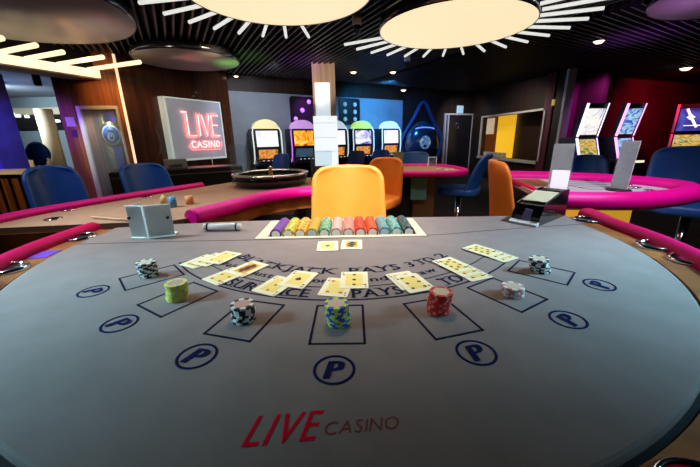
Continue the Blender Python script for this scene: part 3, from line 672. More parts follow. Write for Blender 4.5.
# printed marks
GC = (-.015, 1.195)
def ringpt(a, r): return (GC[0]+math.sin(a*D2R)*r, GC[1]-math.cos(a*D2R)*r)
def strip(m, pts, wdt, z=ZT+.0004, closed=False):
    m.sweep([(p[0], p[1], z) for p in pts], [(-wdt/2, 0), (wdt/2, 0), (wdt/2, .0004), (-wdt/2, .0004)], closed=closed)
ANG = [(-48.0, .666, -48.2, .785), (-32.9, .672, -32.85, .789), (-16.0, .680, -17.1, .798), (-.8, .675, -.9, .800), (15.7, .684, 15.45, .796), (31.6, .672, 31.55, .797), (46.9, .676, 47.05, .793)]
for k, (a, rb_, ap, rp) in enumerate(ANG):
    c, s = math.cos(a*D2R), math.sin(a*D2R)
    def loc(u, v): # u across (to the player's right), v outwards
        return (GC[0]+s*(rb_+v)+c*u, GC[1]-c*(rb_+v)+s*u)
    m = B(M_navy); q = .0465; l = .0635; wd_ = .0022
    for (a1, b1, a2, b2) in ((-q, -l, q, -l), (-q, l, q, l), (-q, -l, -q, l), (q, -l, q, l)):
        P = [loc(min(a1, a2)-wd_, min(b1, b2)-wd_), loc(max(a1, a2)+wd_, min(b1, b2)-wd_), loc(max(a1, a2)+wd_, max(b1, b2)+wd_), loc(min(a1, a2)-wd_, max(b1, b2)+wd_)]
        m.prism(P, ZT+.0002, ZT+.0007)
    T(m, 'betting_box')
    pc = ringpt(ap, rp); m = B(M_blueprint)
    strip(m, [(pc[0]+.0295*math.cos(i*PI/24), pc[1]+.0295*math.sin(i*PI/24)) for i in range(48)], .0042, closed=True)
    for i_, ou in enumerate((-.0026, -.0013, 0, .0013, .0026)):
        put_glyph(m, 'P', (lambda u, v: (pc[0]+c*(u-.0135+ou)+s*(-(v-.0195)), pc[1]+s*(u-.0135+ou)-c*(-(v-.0195)), ZT+.0009+i_*.00008)), .054, .95, .18)
    T(m, 'printed_circle')
m = B(M_navy)
strip(m, [ringpt(a, .589) for a in range(-53, 54, 2)], .0045); strip(m, [ringpt(a, .528) for a in range(-53, 54, 2)], .003)
for a in (-53, 53): strip(m, [ringpt(a, .525), ringpt(a, .592)], .004)
T(m, 'printed_band')
def word(w_, r_, a0, a1, cap, serif=0, bold=.0006):
    m = B(M_navy)
    for i_, dr in enumerate((-bold, 0, bold)):
        arc_text(m, w_, GC, r_+dr*.4, a0+dr/r_/D2R, a1+dr/r_/D2R, cap, ZT+.0008+i_*.00007, serif)
    T(m, 'printed_word')
for w_, a, b in (('BLACKJACK', -44.5, -2.7), ('PAYS', 1.6, 20.0), ('3', 22.5, 25.5), ('TO', 27, 35), ('2', 37.5, 42)): word(w_, .452, a, b, .036, .0045, .0011)
for w_, a, b in (('Dealer', -47, -33.5), ('must', -31, -21), ('stand', -19, -10.5), ('on', -9, -4.2), ('17', -2, 2), ('and', 4.5, 12.8), ('draw', 18, 28.5), ('to', 30.5, 34), ('16', 35.2, 39.5)): word(w_, .505, a, b, .026, 0, .0008)
for w_, a, b in (('INSURANCE', -34.8, -7.4), ('PAYS', 1.8, 13.8), ('2', 18.5, 21.5), ('TO', 24, 30.5), ('1', 34, 36)): word(w_, .579, a, b, .037, .005, .0012)
m = B(M_redprint)
def fl(u, v, s0=(-.127, .272), a=.09): return (s0[0]+u*math.cos(a)-v*math.sin(a)*0, s0[1]+v+u*math.sin(a), ZT+.0009)
for i_, o_ in enumerate((-.0004, .0004)): line_text(m, 'LIVE', .060, (lambda u, v: fl(u+o_, v)[:2]+(ZT+.0005+i_*.0001,)), .70, .22, .10)
T(m, 'red_lettering')
m = B(M_redfaint); line_text(m, 'CASINO', .026, (lambda u, v: (-.036+u, .285+v+u*.08, ZT+.0005)), .9, .18, .12); T(m, 'faint_red_lettering')

# ================================================================== CHIPS
CR, CT = .0222, .0042
_cm = {}
def chip_mesh(base, spot, inlay, dens=2):
    key = (base, spot, inlay, dens)
    if key in _cm: return _cm[key]
    cols = {'black': (.012, .012, .014), 'white': (.90, .93, .90), 'yellow': (.90, .85, .12), 'lime': (.62, .90, .10), 'green': (.06, .30, .16), 'blue': (.03, .10, .60), 'red': (.70, .02, .012), 'pink': (.72, .30, .25),
            'cream': (.78, .62, .46), 'rose': (.70, .42, .36), 'purple': (.16, .05, .35), 'orange': (.75, .24, .05), 'olive': (.42, .38, .06), 'teal': (.06, .30, .32), 'grey': (.34, .36, .38), 'paleblue': (.52, .70, .85), 'brown': (.35, .12, .06), 'palegreen': (.40, .65, .45)}
    m = MB(); mats = [mat('chip_'+k, cols[k], .45) for k in (base, spot, inlay)]
    for q in mats: m.use(q)
    n = 24; rs = [CR, CR*.74]
    ro = [[m.v((CR*math.cos(2*PI*i/n), CR*math.sin(2*PI*i/n), z)) for i in range(n)] for z in (0, CT)]
    ri = [[m.v((CR*.70*math.cos(2*PI*i/n), CR*.70*math.sin(2*PI*i/n), z)) for i in range(n)] for z in (0, CT)]
    for i in range(n):
        j = (i+1) % n; m.mi = 1 if (i % 4 < dens) else 0
        if mats[0] is mats[1]: m.mi = 0
        m.f([ro[0][i], ro[0][j], ro[1][j], ro[1][i]]); m.f([ro[1][i], ro[1][j], ri[1][j], ri[1][i]]); m.f([ro[0][j], ro[0][i], ri[0][i], ri[0][j]])
    m.mi = m.mats.index(mats[2]); m.f(ri[1]); m.f(ri[0][::-1])
    me = bpy.data.meshes.new('casino_chip'); bmesh.ops.recalc_face_normals(m.bm, faces=m.bm.faces[:]); m.bm.to_mesh(me); m.bm.free()
    for q in m.mats: me.materials.append(q)
    _cm[key] = me; return me
def chip(me, loc, rot, label, group):
    o = bpy.data.objects.new('casino_chip', me); COL.objects.link(o); o.location = loc; o.rotation_euler = rot; return tag(o, label, 'chip', group)
STK = [((-.52, .758), ('black', 'white', 'cream', 2), 9, 'black and white', 'leftmost betting box'),
       ((-.38, .628), ('yellow', 'palegreen', 'rose', 1), 9, 'yellow', 'second betting box from the left'),
       ((-.208, .538), ('black', 'white', 'rose', 2), 8, 'black and white', 'third betting box from the left'),
       ((-.024, .520), ('blue', 'lime', 'cream', 2), 10, 'blue and lime', 'middle betting box'),
       ((.170, .553), ('red', 'pink', 'cream', 1), 10, 'red', 'third betting box from the right'),
       ((.348, .617), ('pink', 'white', 'cream', 2), 5, 'pink and white', 'second betting box from the right'),
       ((.478, .737), ('black', 'white', 'cream', 2), 8, 'black and white', 'rightmost betting box')]
for (x, y), key, n, cn, where in STK:
    me = chip_mesh(*key); dx, dy = random.uniform(-.0006, .0006), random.uniform(-.0006, .0006)
    if where.startswith('rightmost') : dx = -.0012
    for k in range(n):
        lab = ('topmost' if k == n-1 else ORD[n-k]+' from top')
        chip(me, (x+dx*k+random.uniform(-.0013, .0013), y+dy*k+random.uniform(-.0013, .0013), ZT+.0008+k*CT), (0, 0, random.uniform(0, 6.28)), f'{cn} chip {lab} on the {where}', f'{cn} chips stacked on the {where}')
# chip tray
cxm = (TX0+TX1)/2
tr = thing('chip_tray', 'long cream chip tray with twelve rows of chips at the dealer edge', 'chip tray', (cxm, TY0, ZT))
TM = Matrix.Translation((-cxm, -TY0, -ZT)); RX0, RX1 = -.292, .236
B(M_cream, TM).box(TX0+.001, TX1-.001, TY0+.001, TY0+.022, ZT-.02, ZT+.003).box(TX0+.001, TX1-.001, TY1-.014, TY1-.001, ZT-.02, ZT+.004).box(TX0+.001, RX0, TY0+.022, TY1-.014, ZT-.02, ZT+.003).box(RX1, TX1-.001, TY0+.022, TY1-.014, ZT-.02, ZT+.003).build('tray_frame', tr, bevel=.0015)
B(mat('tray_floor', (.07, .075, .08), .4), TM).box(RX0, RX1, TY0+.022, TY1-.014, ZT-.027, ZT-.022).build('tray_floor', tr)
ROWS = [('purple', 'purple', 'white', 'purple'), ('olive', 'yellow', 'white', 'olive-yellow'), ('orange', 'yellow', 'white', 'orange-yellow'), ('olive', 'orange', 'paleblue', 'olive and orange'), ('green', 'palegreen', 'white', 'green'), ('rose', 'grey', 'white', 'dusty rose'),
        ('pink', 'brown', 'white', 'pink and brown'), ('red', 'brown', 'white', 'red-brown'), ('red', 'orange', 'white', 'red and orange'), ('teal', 'grey', 'paleblue', 'grey-teal'), ('teal', 'palegreen', 'white', 'teal'), ('black', 'teal', 'white', 'dark teal')]
step = (RX1-RX0)/12; CS = .0212/CR; CY0 = TY0+.055; CZ = ZT-.0215+.0212
for r in range(12):
    x = RX0+step*(r+.5); base, spot, inlay, cn = ROWS[r]; me = chip_mesh(base, spot, inlay, 1)
    if r < 11: B(M_cream, TM).box(x+step/2-.0007, x+step/2+.0007, TY0+.022, TY1-.014, ZT-.022, ZT-.002).build('row_divider', tr)
    for k in range(20):
        co_ = chip(me, (x, CY0+(k+1)*CT*CS, CZ), (PI/2, random.uniform(0, 6.28), 0), f'{cn} chip, {ORD[k+1]} from front, in the {ORD[r+1]} row of the tray', f'{cn} chips in the tray')
        co_.scale = (CS, CS, CS)
st = MB()
for r in range(12):
    x = RX0+step*(r+.5); base, spot, inlay, cn = ROWS[r]; src = chip_mesh(base, spot, inlay, 1)
    for k in range(20, 44):
        M = Matrix.Translation((x, CY0+(k+1)*CT*CS, CZ)) @ Matrix.Rotation(PI/2, 4, 'X') @ Matrix.Rotation(random.uniform(0, 6.28), 4, 'Z') @ Matrix.Scale(CS, 4)
        vs = [st.bm.verts.new(M @ v.co) for v in src.vertices]
        for f in src.polygons:
            st.use(src.materials[f.material_index]); st.f([vs[i] for i in f.vertices])
tag(st.build('tray_chips'), 'rear chips filling the twelve rows of the tray', 'chips', kind='stuff')

# ================================================================== CARDS
M_card = mat('card_face', (.92, .86, .60), .45); M_gold = mat('card_gold', (.70, .42, .05), .5); M_pale = mat('card_yellow', (.90, .72, .20), .5)
M_cred = mat('card_red', (.45, .03, .02), .5); M_cblk = mat('card_black', (.02, .02, .03), .5)
def pip_shape(suit, s):
    if suit == 'diamond': return [[(0, s), (-s*.7, 0), (0, -s), (s*.7, 0)]]
    def heart(sg): return [(s*.95*math.sin(a)**3, sg*s*(.8125*math.cos(a)-.3125*math.cos(2*a)-.125*math.cos(3*a)-.0625*math.cos(4*a))) for a in [2*PI*i/14 for i in range(14)]]
    if suit == 'heart': return [heart(1)]
    if suit == 'spade': return [heart(-1), [(-s*.12, -s*.3), (s*.12, -s*.3), (s*.3, -s), (-s*.3, -s)]]
    o = [[(cx*s+.45*s*math.cos(a*PI/5), cy*s+.45*s*math.sin(a*PI/5)) for a in range(10)] for cx, cy in ((0, .5), (-.48, -.12), (.48, -.12))]
    return o+[[(-s*.12, -.1*s), (s*.12, -.1*s), (s*.3, -s), (-s*.3, -s)]]
LAY = {'A': [(0, 0)], '3': [(0, .7), (0, 0), (0, -.7)], '4': [(-.45, .7), (.45, .7), (-.45, -.7), (.45, -.7)], '6': [(a, b) for a in (-.45, .45) for b in (.7, 0, -.7)],
       '8': [(a, b) for a in (-.45, .45) for b in (.75, .0, -.75)]+[(0, .38), (0, -.38)], '9': [(a, b) for a in (-.45, .45) for b in (.75, .25, -.25, -.75)]+[(0, 0)], '5': [(-.45, .7), (.45, .7), (-.45, -.7), (.45, -.7), (0, 0)],
       '10': [(a, b) for a in (-.45, .45) for b in (.75, .25, -.25, -.75)]+[(0, .5), (0, -.5)]}
def card(x, y, ang, rank, suit, label, lvl, group):
    """ang: direction of the long axis, degrees"""
    W, H, t_ = .0335, .0465, .0006; m = B(M_card); p = []
    for cx, cy, a0 in ((W-.004, -H+.004, -90), (W-.004, H-.004, 0), (-W+.004, H-.004, 90), (-W+.004, -H+.004, 180)):
        for k in range(4): a = (a0+k*30)*D2R; p.append((cx+.004*math.cos(a), cy+.004*math.sin(a)))
    m.prism(p, 0, t_); z = t_+.00008
    cm = M_cred if suit in ('heart', 'diamond') else M_cblk
    def poly(q, zz=z): m.f([m.v((a, b, zz)) for a, b in q])
    m.use(M_pale); poly([(-W*.62, -H*.72), (W*.62, -H*.72), (W*.62, H*.72), (-W*.62, H*.72)])
    if rank in 'KQJ':
        m.use(M_gold); poly([(-W*.55, -H*.65), (W*.55, -H*.65), (W*.55, H*.65), (-W*.55, H*.65)], z+.0001)
        m.use(cm); poly([(-W*.5, -H*.1), (W*.5, H*.2), (W*.3, H*.5), (-W*.3, H*.3)], z+.0002); poly([(W*.5, H*.1), (-W*.5, -H*.2), (-W*.3, -H*.5), (W*.3, -H*.3)], z+.00025)
        m.use(M_cblk); poly([(-W*.15, -H*.6), (W*.15, -H*.6), (W*.2, 0), (-W*.2, 0)], z+.0003); poly([(-W*.15, H*.6), (W*.15, H*.6), (W*.2, 0), (-W*.2, 0)], z+.0003)
    else:
        m.use(cm); s = .0052 if rank != 'A' else .009
        for a, b in LAY[rank]:
            for sh in pip_shape(suit, s): poly([(a*W+u, b*H*.85+v*(1 if b >= 0 else -1)) for u, v in sh], z+.0002)
    m.use(cm)
    for sg in (1, -1):
        for i, ch in enumerate(rank):
            put_glyph(m, ch, (lambda u, v: (sg*(-W+.0035+u+i*.005), sg*(H-.0135+v), z+.0002)), .013, .8)
        for sh in pip_shape(suit, .0036): poly([(sg*(-W+.0075+u), sg*(H-.019+v)) for u, v in sh], z+.0002)
    o = m.build('playing_card'); o.location = (x, y, ZT+.0014+lvl*.0011); o.rotation_euler.z = (ang-90)*D2R
    tag(o, label, 'playing card', group)
card(-.088+.016, .962, 92, 'A', 'spade', 'ace lying left of the dealer pair below the chip tray', 0, 'dealer cards')
card(.005, .972, 88, 'K', 'club', 'picture card lying right of the dealer pair below the chip tray', 0, 'dealer cards')
card(-.428, .848, 62, 'J', 'spade', 'picture card at the left of the leftmost hand', 0, 'leftmost hand of cards')
card(-.402, .858, 64, '5', 'heart', 'red card in the middle of the leftmost hand', 1, 'leftmost hand of cards')
card(-.374, .870, 66, '4', 'diamond', 'red card at the right of the leftmost hand', 2, 'leftmost hand of cards')
card(-.318, .742, 55, '6', 'heart', 'red-pipped card nearest the yellow chips', 0, 'second hand from the left')
card(-.275, .786, 58, 'Q', 'heart', 'picture card at the upper right of the second hand', 1, 'second hand from the left')
card(-.178, .682, 63, '3', 'diamond', 'red-pipped card at the left of the third hand', 0, 'third hand from the left')
card(-.128, .712, 72, 'A', 'spade', 'ace at the right of the third hand', 1, 'third hand from the left')
card(-.033, .667, 78, '4', 'heart', 'red-pipped card under the three in the middle hand', 0, 'middle hand of cards')
card(.008, .702, 88, '3', 'spade', 'black three on top of the middle hand', 1, 'middle hand of cards')
card(.132, .697, 108, '4', 'heart', 'lower card of the hand beside the red chips', 0, 'hand beside the red chips')
card(.146, .680, 108, '6', 'spade', 'upper card of the hand beside the red chips', 1, 'hand beside the red chips')
card(.298, .735, 112, '9', 'heart', 'red card at the front of the hand above the pink chips', 0, 'hand above the pink chips')
card(.285, .758, 114, '8', 'heart', 'red card in the middle of the hand above the pink chips', 1, 'hand above the pink chips')
card(.272, .782, 116, '10', 'club', 'black ten on top of the hand above the pink chips', 2, 'hand above the pink chips')
card(.420, .850, 120, '9', 'diamond', 'red card at the front of the rightmost hand', 0, 'rightmost hand of cards')
card(.406, .868, 122, '8', 'heart', 'red card in the middle of the rightmost hand', 1, 'rightmost hand of cards')
card(.392, .888, 124, '10', 'spade', 'black ten on top of the rightmost hand', 2, 'rightmost hand of cards')

# ================================================================== TABLE-TOP GEAR
t = thing('discard_holder', 'clear blue-tinted acrylic card holder standing at the left rear of the grey table', 'card holder', (-.718, 1.085, ZT), -.12)
M_hold = mat('frosted_acrylic', (.82, .98, 1), .2, trans=.12, ior=1.2)
B(M_hold).box(-.068, .0, .0, .005, .006, .118).build('left_wall', t, bevel=.001)
B(M_hold).hull8([(.0, 0, .006), (.072, .040, .006), (.069, .045, .006), (-.003, .006, .006)], [(.0, 0, .118), (.072, .040, .118), (.069, .045, .118), (-.003, .006, .118)]).build('right_wall', t)
B(M_hold).box(-.068, -.063, .006, .07, .006, .118).build('rear_wall', t, bevel=.001)
B(M_hold).prism([(-.068, 0), (0, 0), (.072, .04), (.06, .075), (-.068, .075)], 0, .006).build('base', t)
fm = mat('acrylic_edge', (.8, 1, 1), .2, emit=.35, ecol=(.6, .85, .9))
m = B(fm); m.tube([(-.001, -.003, .0), (-.001, -.003, .12)], .0026, 6); m.tube([(-.069, -.001, .003), (-.001, -.003, .003), (.073, .038, .003)], .002, 6); m.tube([(-.069, -.001, .119), (-.001, -.003, .119), (.073, .038, .119)], .0013, 6); m.build('bright_edge', t)
for x, z in ((-.060, .075), (.062, .07)): B(M_dark).lathe([(0, -.003), (.005, -.003), (.005, .003), (0, .003)], n=12).build('screw', t, loc=(x, -.003 if x < 0 else .031, z)).rotation_euler = (PI/2, 0, 0)
B(mat('pale_cards', (.12, .42, .62), .5)).box(-.06, .02, .028, .065, .007, .035).build('card_pack', t)
t = thing('acrylic_tube', 'short clear tube with dark end bands lying behind the grey table line', 'tube', (-.487, 1.170, ZT+.0155), -.04)
B(mat('tube_glass', (.85, .9, .92), .15, trans=.2)).lathe([(0, -.062), (.0135, -.062), (.0135, .062), (0, .062)], n=20).build('barrel', t).rotation_euler = (0, PI/2, 0)
for s in (-.056, .056): B(M_dark).lathe([(.0138, -.003), (.0152, -.003), (.0152, .003), (.0138, .003), (.0138, -.003)], n=20).build('end_band', t, loc=(s, 0, 0)).rotation_euler = (0, PI/2, 0)
for s in (-.066, .066): B(M_white).lathe([(0, -.005), (.0125, -.005), (.0125, .005), (0, .005)], n=20).build('end_cap', t, loc=(s, 0, 0)).rotation_euler = (0, PI/2, 0)
# dealing shoe
ang = -52*D2R
t = thing('dealing_shoe', 'black card dealing shoe with a pale label at the right rear of the grey table', 'dealing shoe', (.675, 1.182, ZT+.0005), ang)
M_shoe = mat('shoe_black', (.01, .01, .012), .15, coat=.4)
w2 = .052
side_poly = [(0, 0), (.26, 0), (.26, .112), (.21, .112), (.03, .075), (0, .03)]
MM = Matrix(((0, 0, 1, -w2), (1, 0, 0, 0), (0, 1, 0, 0), (0, 0, 0, 1)))
MB(MM).use(M_shoe).prism(side_poly, 0, .004).build('side_panel', t); MB(MM).use(M_shoe).prism(side_poly, w2*2-.004, w2*2).build('side_panel', t)
MB(MM).use(M_shoe).prism([(.01, .002), (.255, .002), (.255, .107), (.21, .107), (.035, .07), (.01, .03)], .004, w2*2-.004).build('body', t)
B(M_white).hull8([(-w2, -.022, 0), (w2, -.022, 0), (w2, 0, 0), (-w2, 0, 0)], [(-w2, -.02, .008), (w2, -.02, .008), (w2, 0, .016), (-w2, 0, .016)]).build('front_lip', t)
B(mat('shoe_purple', (.22, .2, .45), .4)).hull8([(-.016, .0, .018), (.018, .0, .018), (.018, .01, .018), (-.016, .01, .018)], [(-.012, .022, .055), (.014, .022, .055), (.014, .028, .055), (-.012, .028, .055)]).build('card_slot', t)
def topz(y): return .075+(y-.03)/.18*.04
B(mat('shoe_label', (.80, .70, .48), .4)).hull8([(-w2+.008, .06, topz(.06)-.002), (w2-.008, .06, topz(.06)-.002), (w2-.008, .17, topz(.17)-.002), (-w2+.008, .17, topz(.17)-.002)], [(-w2+.008, .06, topz(.06)+.0015), (w2-.008, .06, topz(.06)+.0015), (w2-.008, .17, topz(.17)+.0015), (-w2+.008, .17, topz(.17)+.0015)]).build('label', t)
B(M_brass).box(-.02, .03, .215, .222, .1125, .115).build('gold_badge', t)

# ================================================================== ROULETTE TABLE (left)
rt_ = thing('roulette_table', 'warm-lit felt roulette table with magenta rail behind the left of the grey table', 'gaming table', (-.9, 2.0, 0))
def RT(mb, name, par=rt_, off=(-.9, 2.0), **k):
    o = mb.build(name, par, **k); o.location = (-off[0], -off[1], 0); return o
polyL = [(-1.56, 1.27), (-1.53, 1.50), (-1.42, 1.80), (-1.28, 2.10), (-1.10, 2.44), (-.95, 2.72), (-.62, 2.92), (-.25, 2.85), (0.05, 2.6), (.12, 2.3), (.06, 2.11), (-.2, 2.09), (-.37, 2.05), (-.54, 1.87), (-.64, 1.62), (-.74, 1.38), (-.80, 1.345), (-1.12, 1.32)]
RT(B(M_feltL).prism(polyL, .872, .899), 'felt_top')
def inset(P, k, c): return [(c[0]+(x-c[0])*k, c[1]+(y-c[1])*k) for x, y in P]
RT(B(M_rim).prism(inset(polyL, 1.004, (-.8, 2.0)), .79, .871), 'apron')
RT(B(M_railP).tube([Vector((q.x, q.y, .905)) for q in catmull([(-1.585, 1.22, 0), (-1.56, 1.5, 0), (-1.45, 1.8, 0), (-1.31, 2.1, 0), (-1.13, 2.44, 0)], 6)], .034, 12, rz=.026), 'armrest')
RT(B(M_railP).tube([Vector((q.x, q.y, .902)) for q in catmull([(-.715, 1.39, 0), (-.62, 1.60, 0), (-.52, 1.84, 0), (-.37, 2.0, 0), (-.2, 2.05, 0), (.05, 2.06, 0), (.15, 2.2, 0), (.15, 2.4, 0)], 8)], .040, 14, rz=.036), 'armrest')
RT(B(M_dark).box(-1.05, -.35, 1.9, 2.5, 0, .79), 'pedestal')
for x, y in ((-1.36, 1.42), (-1.46, 1.62), (-1.27, 1.98)):
    RT(B(M_chrome).lathe([(0, 0), (.018, 0), (.024, .004), (.034, .005), (.036, 0), (0, -.0)], (x, y, .8995), 24), 'cup_holder')
# wheel
wh = B(mat('wheel_black', (.01, .012, .014), .12, coat=.5)).lathe([(0, 0), (.24, 0), (.27, .03), (.27, .085), (.25, .085), (.2, .04), (0, .035)], n=48).build('roulette_wheel', rt_, loc=(-.60+.9, 2.47-2.0, .895))
B(mat('wheel_rim', (.8, .85, .8), .15, .8)).lathe([(.245, .086), (.285, .086), (.288, .092), (.28, .098), (.25, .098), (.245, .092), (.245, .086)], n=48).build('wheel_rim', wh)
B(M_rim).lathe([(0, .04), (.18, .045), (.17, .055), (0, .065)], n=36).build('rotor', wh)
B(M_chrome).lathe([(0, .06), (.02, .06), (.012, .12), (.02, .13), (0, .15)], n=16).build('turret', wh)
t = thing('acrylic_shield', 'clear acrylic shield standing at the left of the roulette wheel', 'shield', (-.90, 2.66, .90), .3)
B(M_acr).box(-.07, .07, 0, .005, .008, .30).build('pane', t); B(M_dark).box(-.07, .07, -.02, .025, 0, .008).build('foot', t)
t = thing('acrylic_shield', 'clear acrylic shield standing right of the roulette wheel near the pillar', 'shield', (-.23, 2.70, .90), -.2)
B(M_acr).box(-.09, .09, 0, .005, .008, .24).build('pane', t); B(M_dark).box(-.09, .09, -.02, .025, 0, .008).build('foot', t)
tag(B(mat('cup_blue', (.1, .35, .6), .3)).lathe([(0, 0), (.018, 0), (.02, .055), (.017, .055), (.015, .004), (0, .004)], n=20).build('blue_cup', loc=at_z(173.5, 207, .9)), 'small blue cup standing on the warm-lit roulette felt', 'cup')
tag(B(mat('cup_amber', (.8, .35, .15), .3)).lathe([(0, 0), (.020, 0), (.022, .045), (.019, .045), (.016, .004), (0, .004)], n=20).build('amber_cup', loc=at_z(190, 204, .9)), 'small amber cup right of the blue cup on the warm-lit felt', 'cup')
tag(B(mat('marker_yellow', (.75, .6, .25), .35)).lathe([(0, 0), (.02, 0), (.016, .03), (0, .05)], n=16).build('win_marker', loc=at_z(164, 203, .9)), 'small yellow marker behind the clear card holder', 'marker')
a, b = at_z(92, 217, .906), at_z(134, 220.5, .906)
tag(B(mat('pale_stick', (.75, .5, .32), .4)).tube([a, b], .004, 8).build('wooden_stick'), 'thin pale wooden stick lying on the warm-lit felt', 'stick')

# ================================================================== RIGHT TABLE
R0 = (1.6, 2.05)
t = thing('roulette_table', 'pale-felt gaming table with magenta rail at the right', 'gaming table', (R0[0], R0[1], 0))
def RR(mb, name, **k):
    o = mb.build(name, t, **k); o.location = (-R0[0], -R0[1], 0); return o
path = [(1.05, 1.60), (1.13, 1.580), (1.27, 1.555), (1.43, 1.55), (1.64, 1.60), (1.85, 1.70), (1.99, 1.86), (2.00, 2.03), (1.92, 2.20), (1.80, 2.36), (1.60, 2.50), (1.40, 2.60), (1.28, 2.63)]
pc = catmull([(x, y, 0) for x, y in path], 5)
RR(B(M_feltR).prism([(q.x, q.y) for q in pc], .872, .899), 'felt_top')
RR(B(M_railP).tube([Vector((q.x, q.y, .906)) for q in pc], .060, 16, rz=.046), 'armrest')
RR(B(M_rail).tube([(1.265, 2.60, .895), (1.10, 1.62, .895)], .016, 10, rz=.022), 'dealer_edge')
RR(wd_m := B(mat('tray_wood', (.28, .11, .035), .4)).prism([(1.27, 2.50), (1.20, 2.12), (1.38, 2.10), (1.44, 2.42)], .8995, .906), 'wood_inlay')
m = B(M_navy)
for k in range(5):
    y = 1.95+k*.09; m.box(1.48, 1.80, y, y+.008, .8993, .9)
m.box(1.48, 1.488, 1.95, 2.31, .8993, .9).box(1.795, 1.803, 1.95, 2.31, .8993, .9); RR(m, 'printed_grid')
for x, y in ((1.80, 1.98), (1.83, 2.08), (1.78, 1.86), (1.62, 1.70)): RR(B(M_chrome).lathe([(0, 0), (.014, 0), (.02, .005), (.028, .006), (.030, 0)], (x, y, .8996), 20), 'cup_holder')
RR(B(mat('lit_yellow_panel', (.80, .48, .05), .5, emit=.6, ecol=(.78, .42, .03))).box(1.27, 1.52, 1.66, 2.1, .03, .872), 'pedestal')  # emission put in so the panel under the rail looks lit
def holder(x, y, rz, w, h, lean, label, front, low=None):
    q = thing('card_holder', label, 'menu holder', (x, y, .90), rz)
    B(M_dark).lathe([(0, 0), (.065, 0), (.06, .008), (0, .01)], n=28).build('base', q)
    B(front).hull8([(-w/2, -.004, .01), (w/2, -.004, .01), (w/2, .006, .01), (-w/2, .006, .01)], [(-w/2, -.004+lean, h), (w/2, -.004+lean, h), (w/2, .006+lean, h), (-w/2, .006+lean, h)]).build('sheet', q)
    B(M_acr).hull8([(-w/2-.003, -.008, .01), (w/2+.003, -.008, .01), (w/2+.003, -.006, .01), (-w/2-.003, -.006, .01)], [(-w/2-.003, -.008+lean, h+.002), (w/2+.003, -.008+lean, h+.002), (w/2+.003, -.006+lean, h+.002), (-w/2-.003, -.006+lean, h+.002)]).build('acrylic_front', q)
    if low: B(low).hull8([(-w/2+.012, -.0105, .012), (w/2-.004, -.0105, .012), (w/2-.004, -.009, .012), (-w/2+.012, -.009, .012)], [(-w/2+.012, -.0105+lean*.4, h*.45), (w/2-.004, -.0105+lean*.4, h*.45), (w/2-.004, -.009+lean*.4, h*.45), (-w/2+.012, -.009+lean*.4, h*.45)]).build('white_leaflet', q)
M_sheet = mat('pale_sheet', (.78, .74, .70), .5, noise=(40, .08))
holder(1.275, 1.93, -.55, .105, .275, .02, 'upright pale card holder behind the black dealing shoe', M_sheet, mat('leaflet', (.85, .95, 1), .4, emit=.25))
holder(1.625, 1.90, -1.15, .085, .285, .03, 'upright pale card holder on a round black base on the right table', M_sheet)

# ================================================================== MIDDLE TABLE
C0 = (.78, 3.45)
t = thing('card_table', 'small warm-lit gaming table with magenta rail below the spade', 'gaming table', (C0[0], C0[1], 0))
def RC(mb, name, **k):
    o = mb.build(name, t, **k); o.location = (-C0[0], -C0[1], 0); return o
pc = catmull([(x, y, 0) for x, y in [(.33, 3.12), (.52, 3.05), (.80, 3.01), (1.0, 3.0), (1.12, 3.10), (1.17, 3.28), (1.15, 3.55), (1.05, 3.80), (.85, 3.90), (.6, 3.90), (.42, 3.80), (.30, 3.45)]], 5, True)
RC(B(M_feltL).prism([(q.x, q.y) for q in pc], .872, .899), 'felt_top')
RC(B(M_railP).tube([Vector((q.x, q.y, .895)) for q in pc], .033, 12, closed=True, rz=.03), 'armrest')
RC(B(mat('pedestal_walnut', (.12, .05, .025), .35, noise=(6, .3))).box(.66, .88, 3.25, 3.5, .03, .872), 'pedestal'); RC(B(M_dark).box(.34, .66, 3.3, 3.7, 0, .872), 'cabinet')
RC(B(mat('teal_panel', (.10, .28, .32), .4)).box(.62, .78, 3.18, 3.2, .62, .84), 'teal_panel')
for k, (x, y) in enumerate(((.98, 3.2), (1.04, 3.24), (.92, 3.3))):
    tag(B(mat('token_white', (.8, .85, .85), .35)).lathe([(0, 0), (.022, 0), (.022, .018), (0, .018)], n=16).build('chip_pile', loc=(x, y, .9)), ['white chip pile in front on the middle table', 'white chip pile at the right on the middle table', 'white chip pile at the rear on the middle table'][k], 'chips')
p = at_z(432, 166, .9)
t = thing('sign_stand', 'tiny clear card frame standing on the middle table', 'card holder', (p.x, p.y, .9), -.15)
B(M_acr).box(-.045, .045, 0, .004, .0, .10).build('pane', t); B(fm).box(-.049, -.045, -.002, .006, 0, .10).box(.045, .049, -.002, .006, 0, .10).box(-.045, .045, -.002, .006, .1, .104).build('edge', t)
p = at_z(398, 167, .9)
tag(B(mat('olive_box', (.16, .17, .10), .4)).box(-.05, .05, -.04, .04, 0, .17).build('card_box', loc=(p.x, p.y, .9)), 'olive card box at the left end of the middle table', 'box')

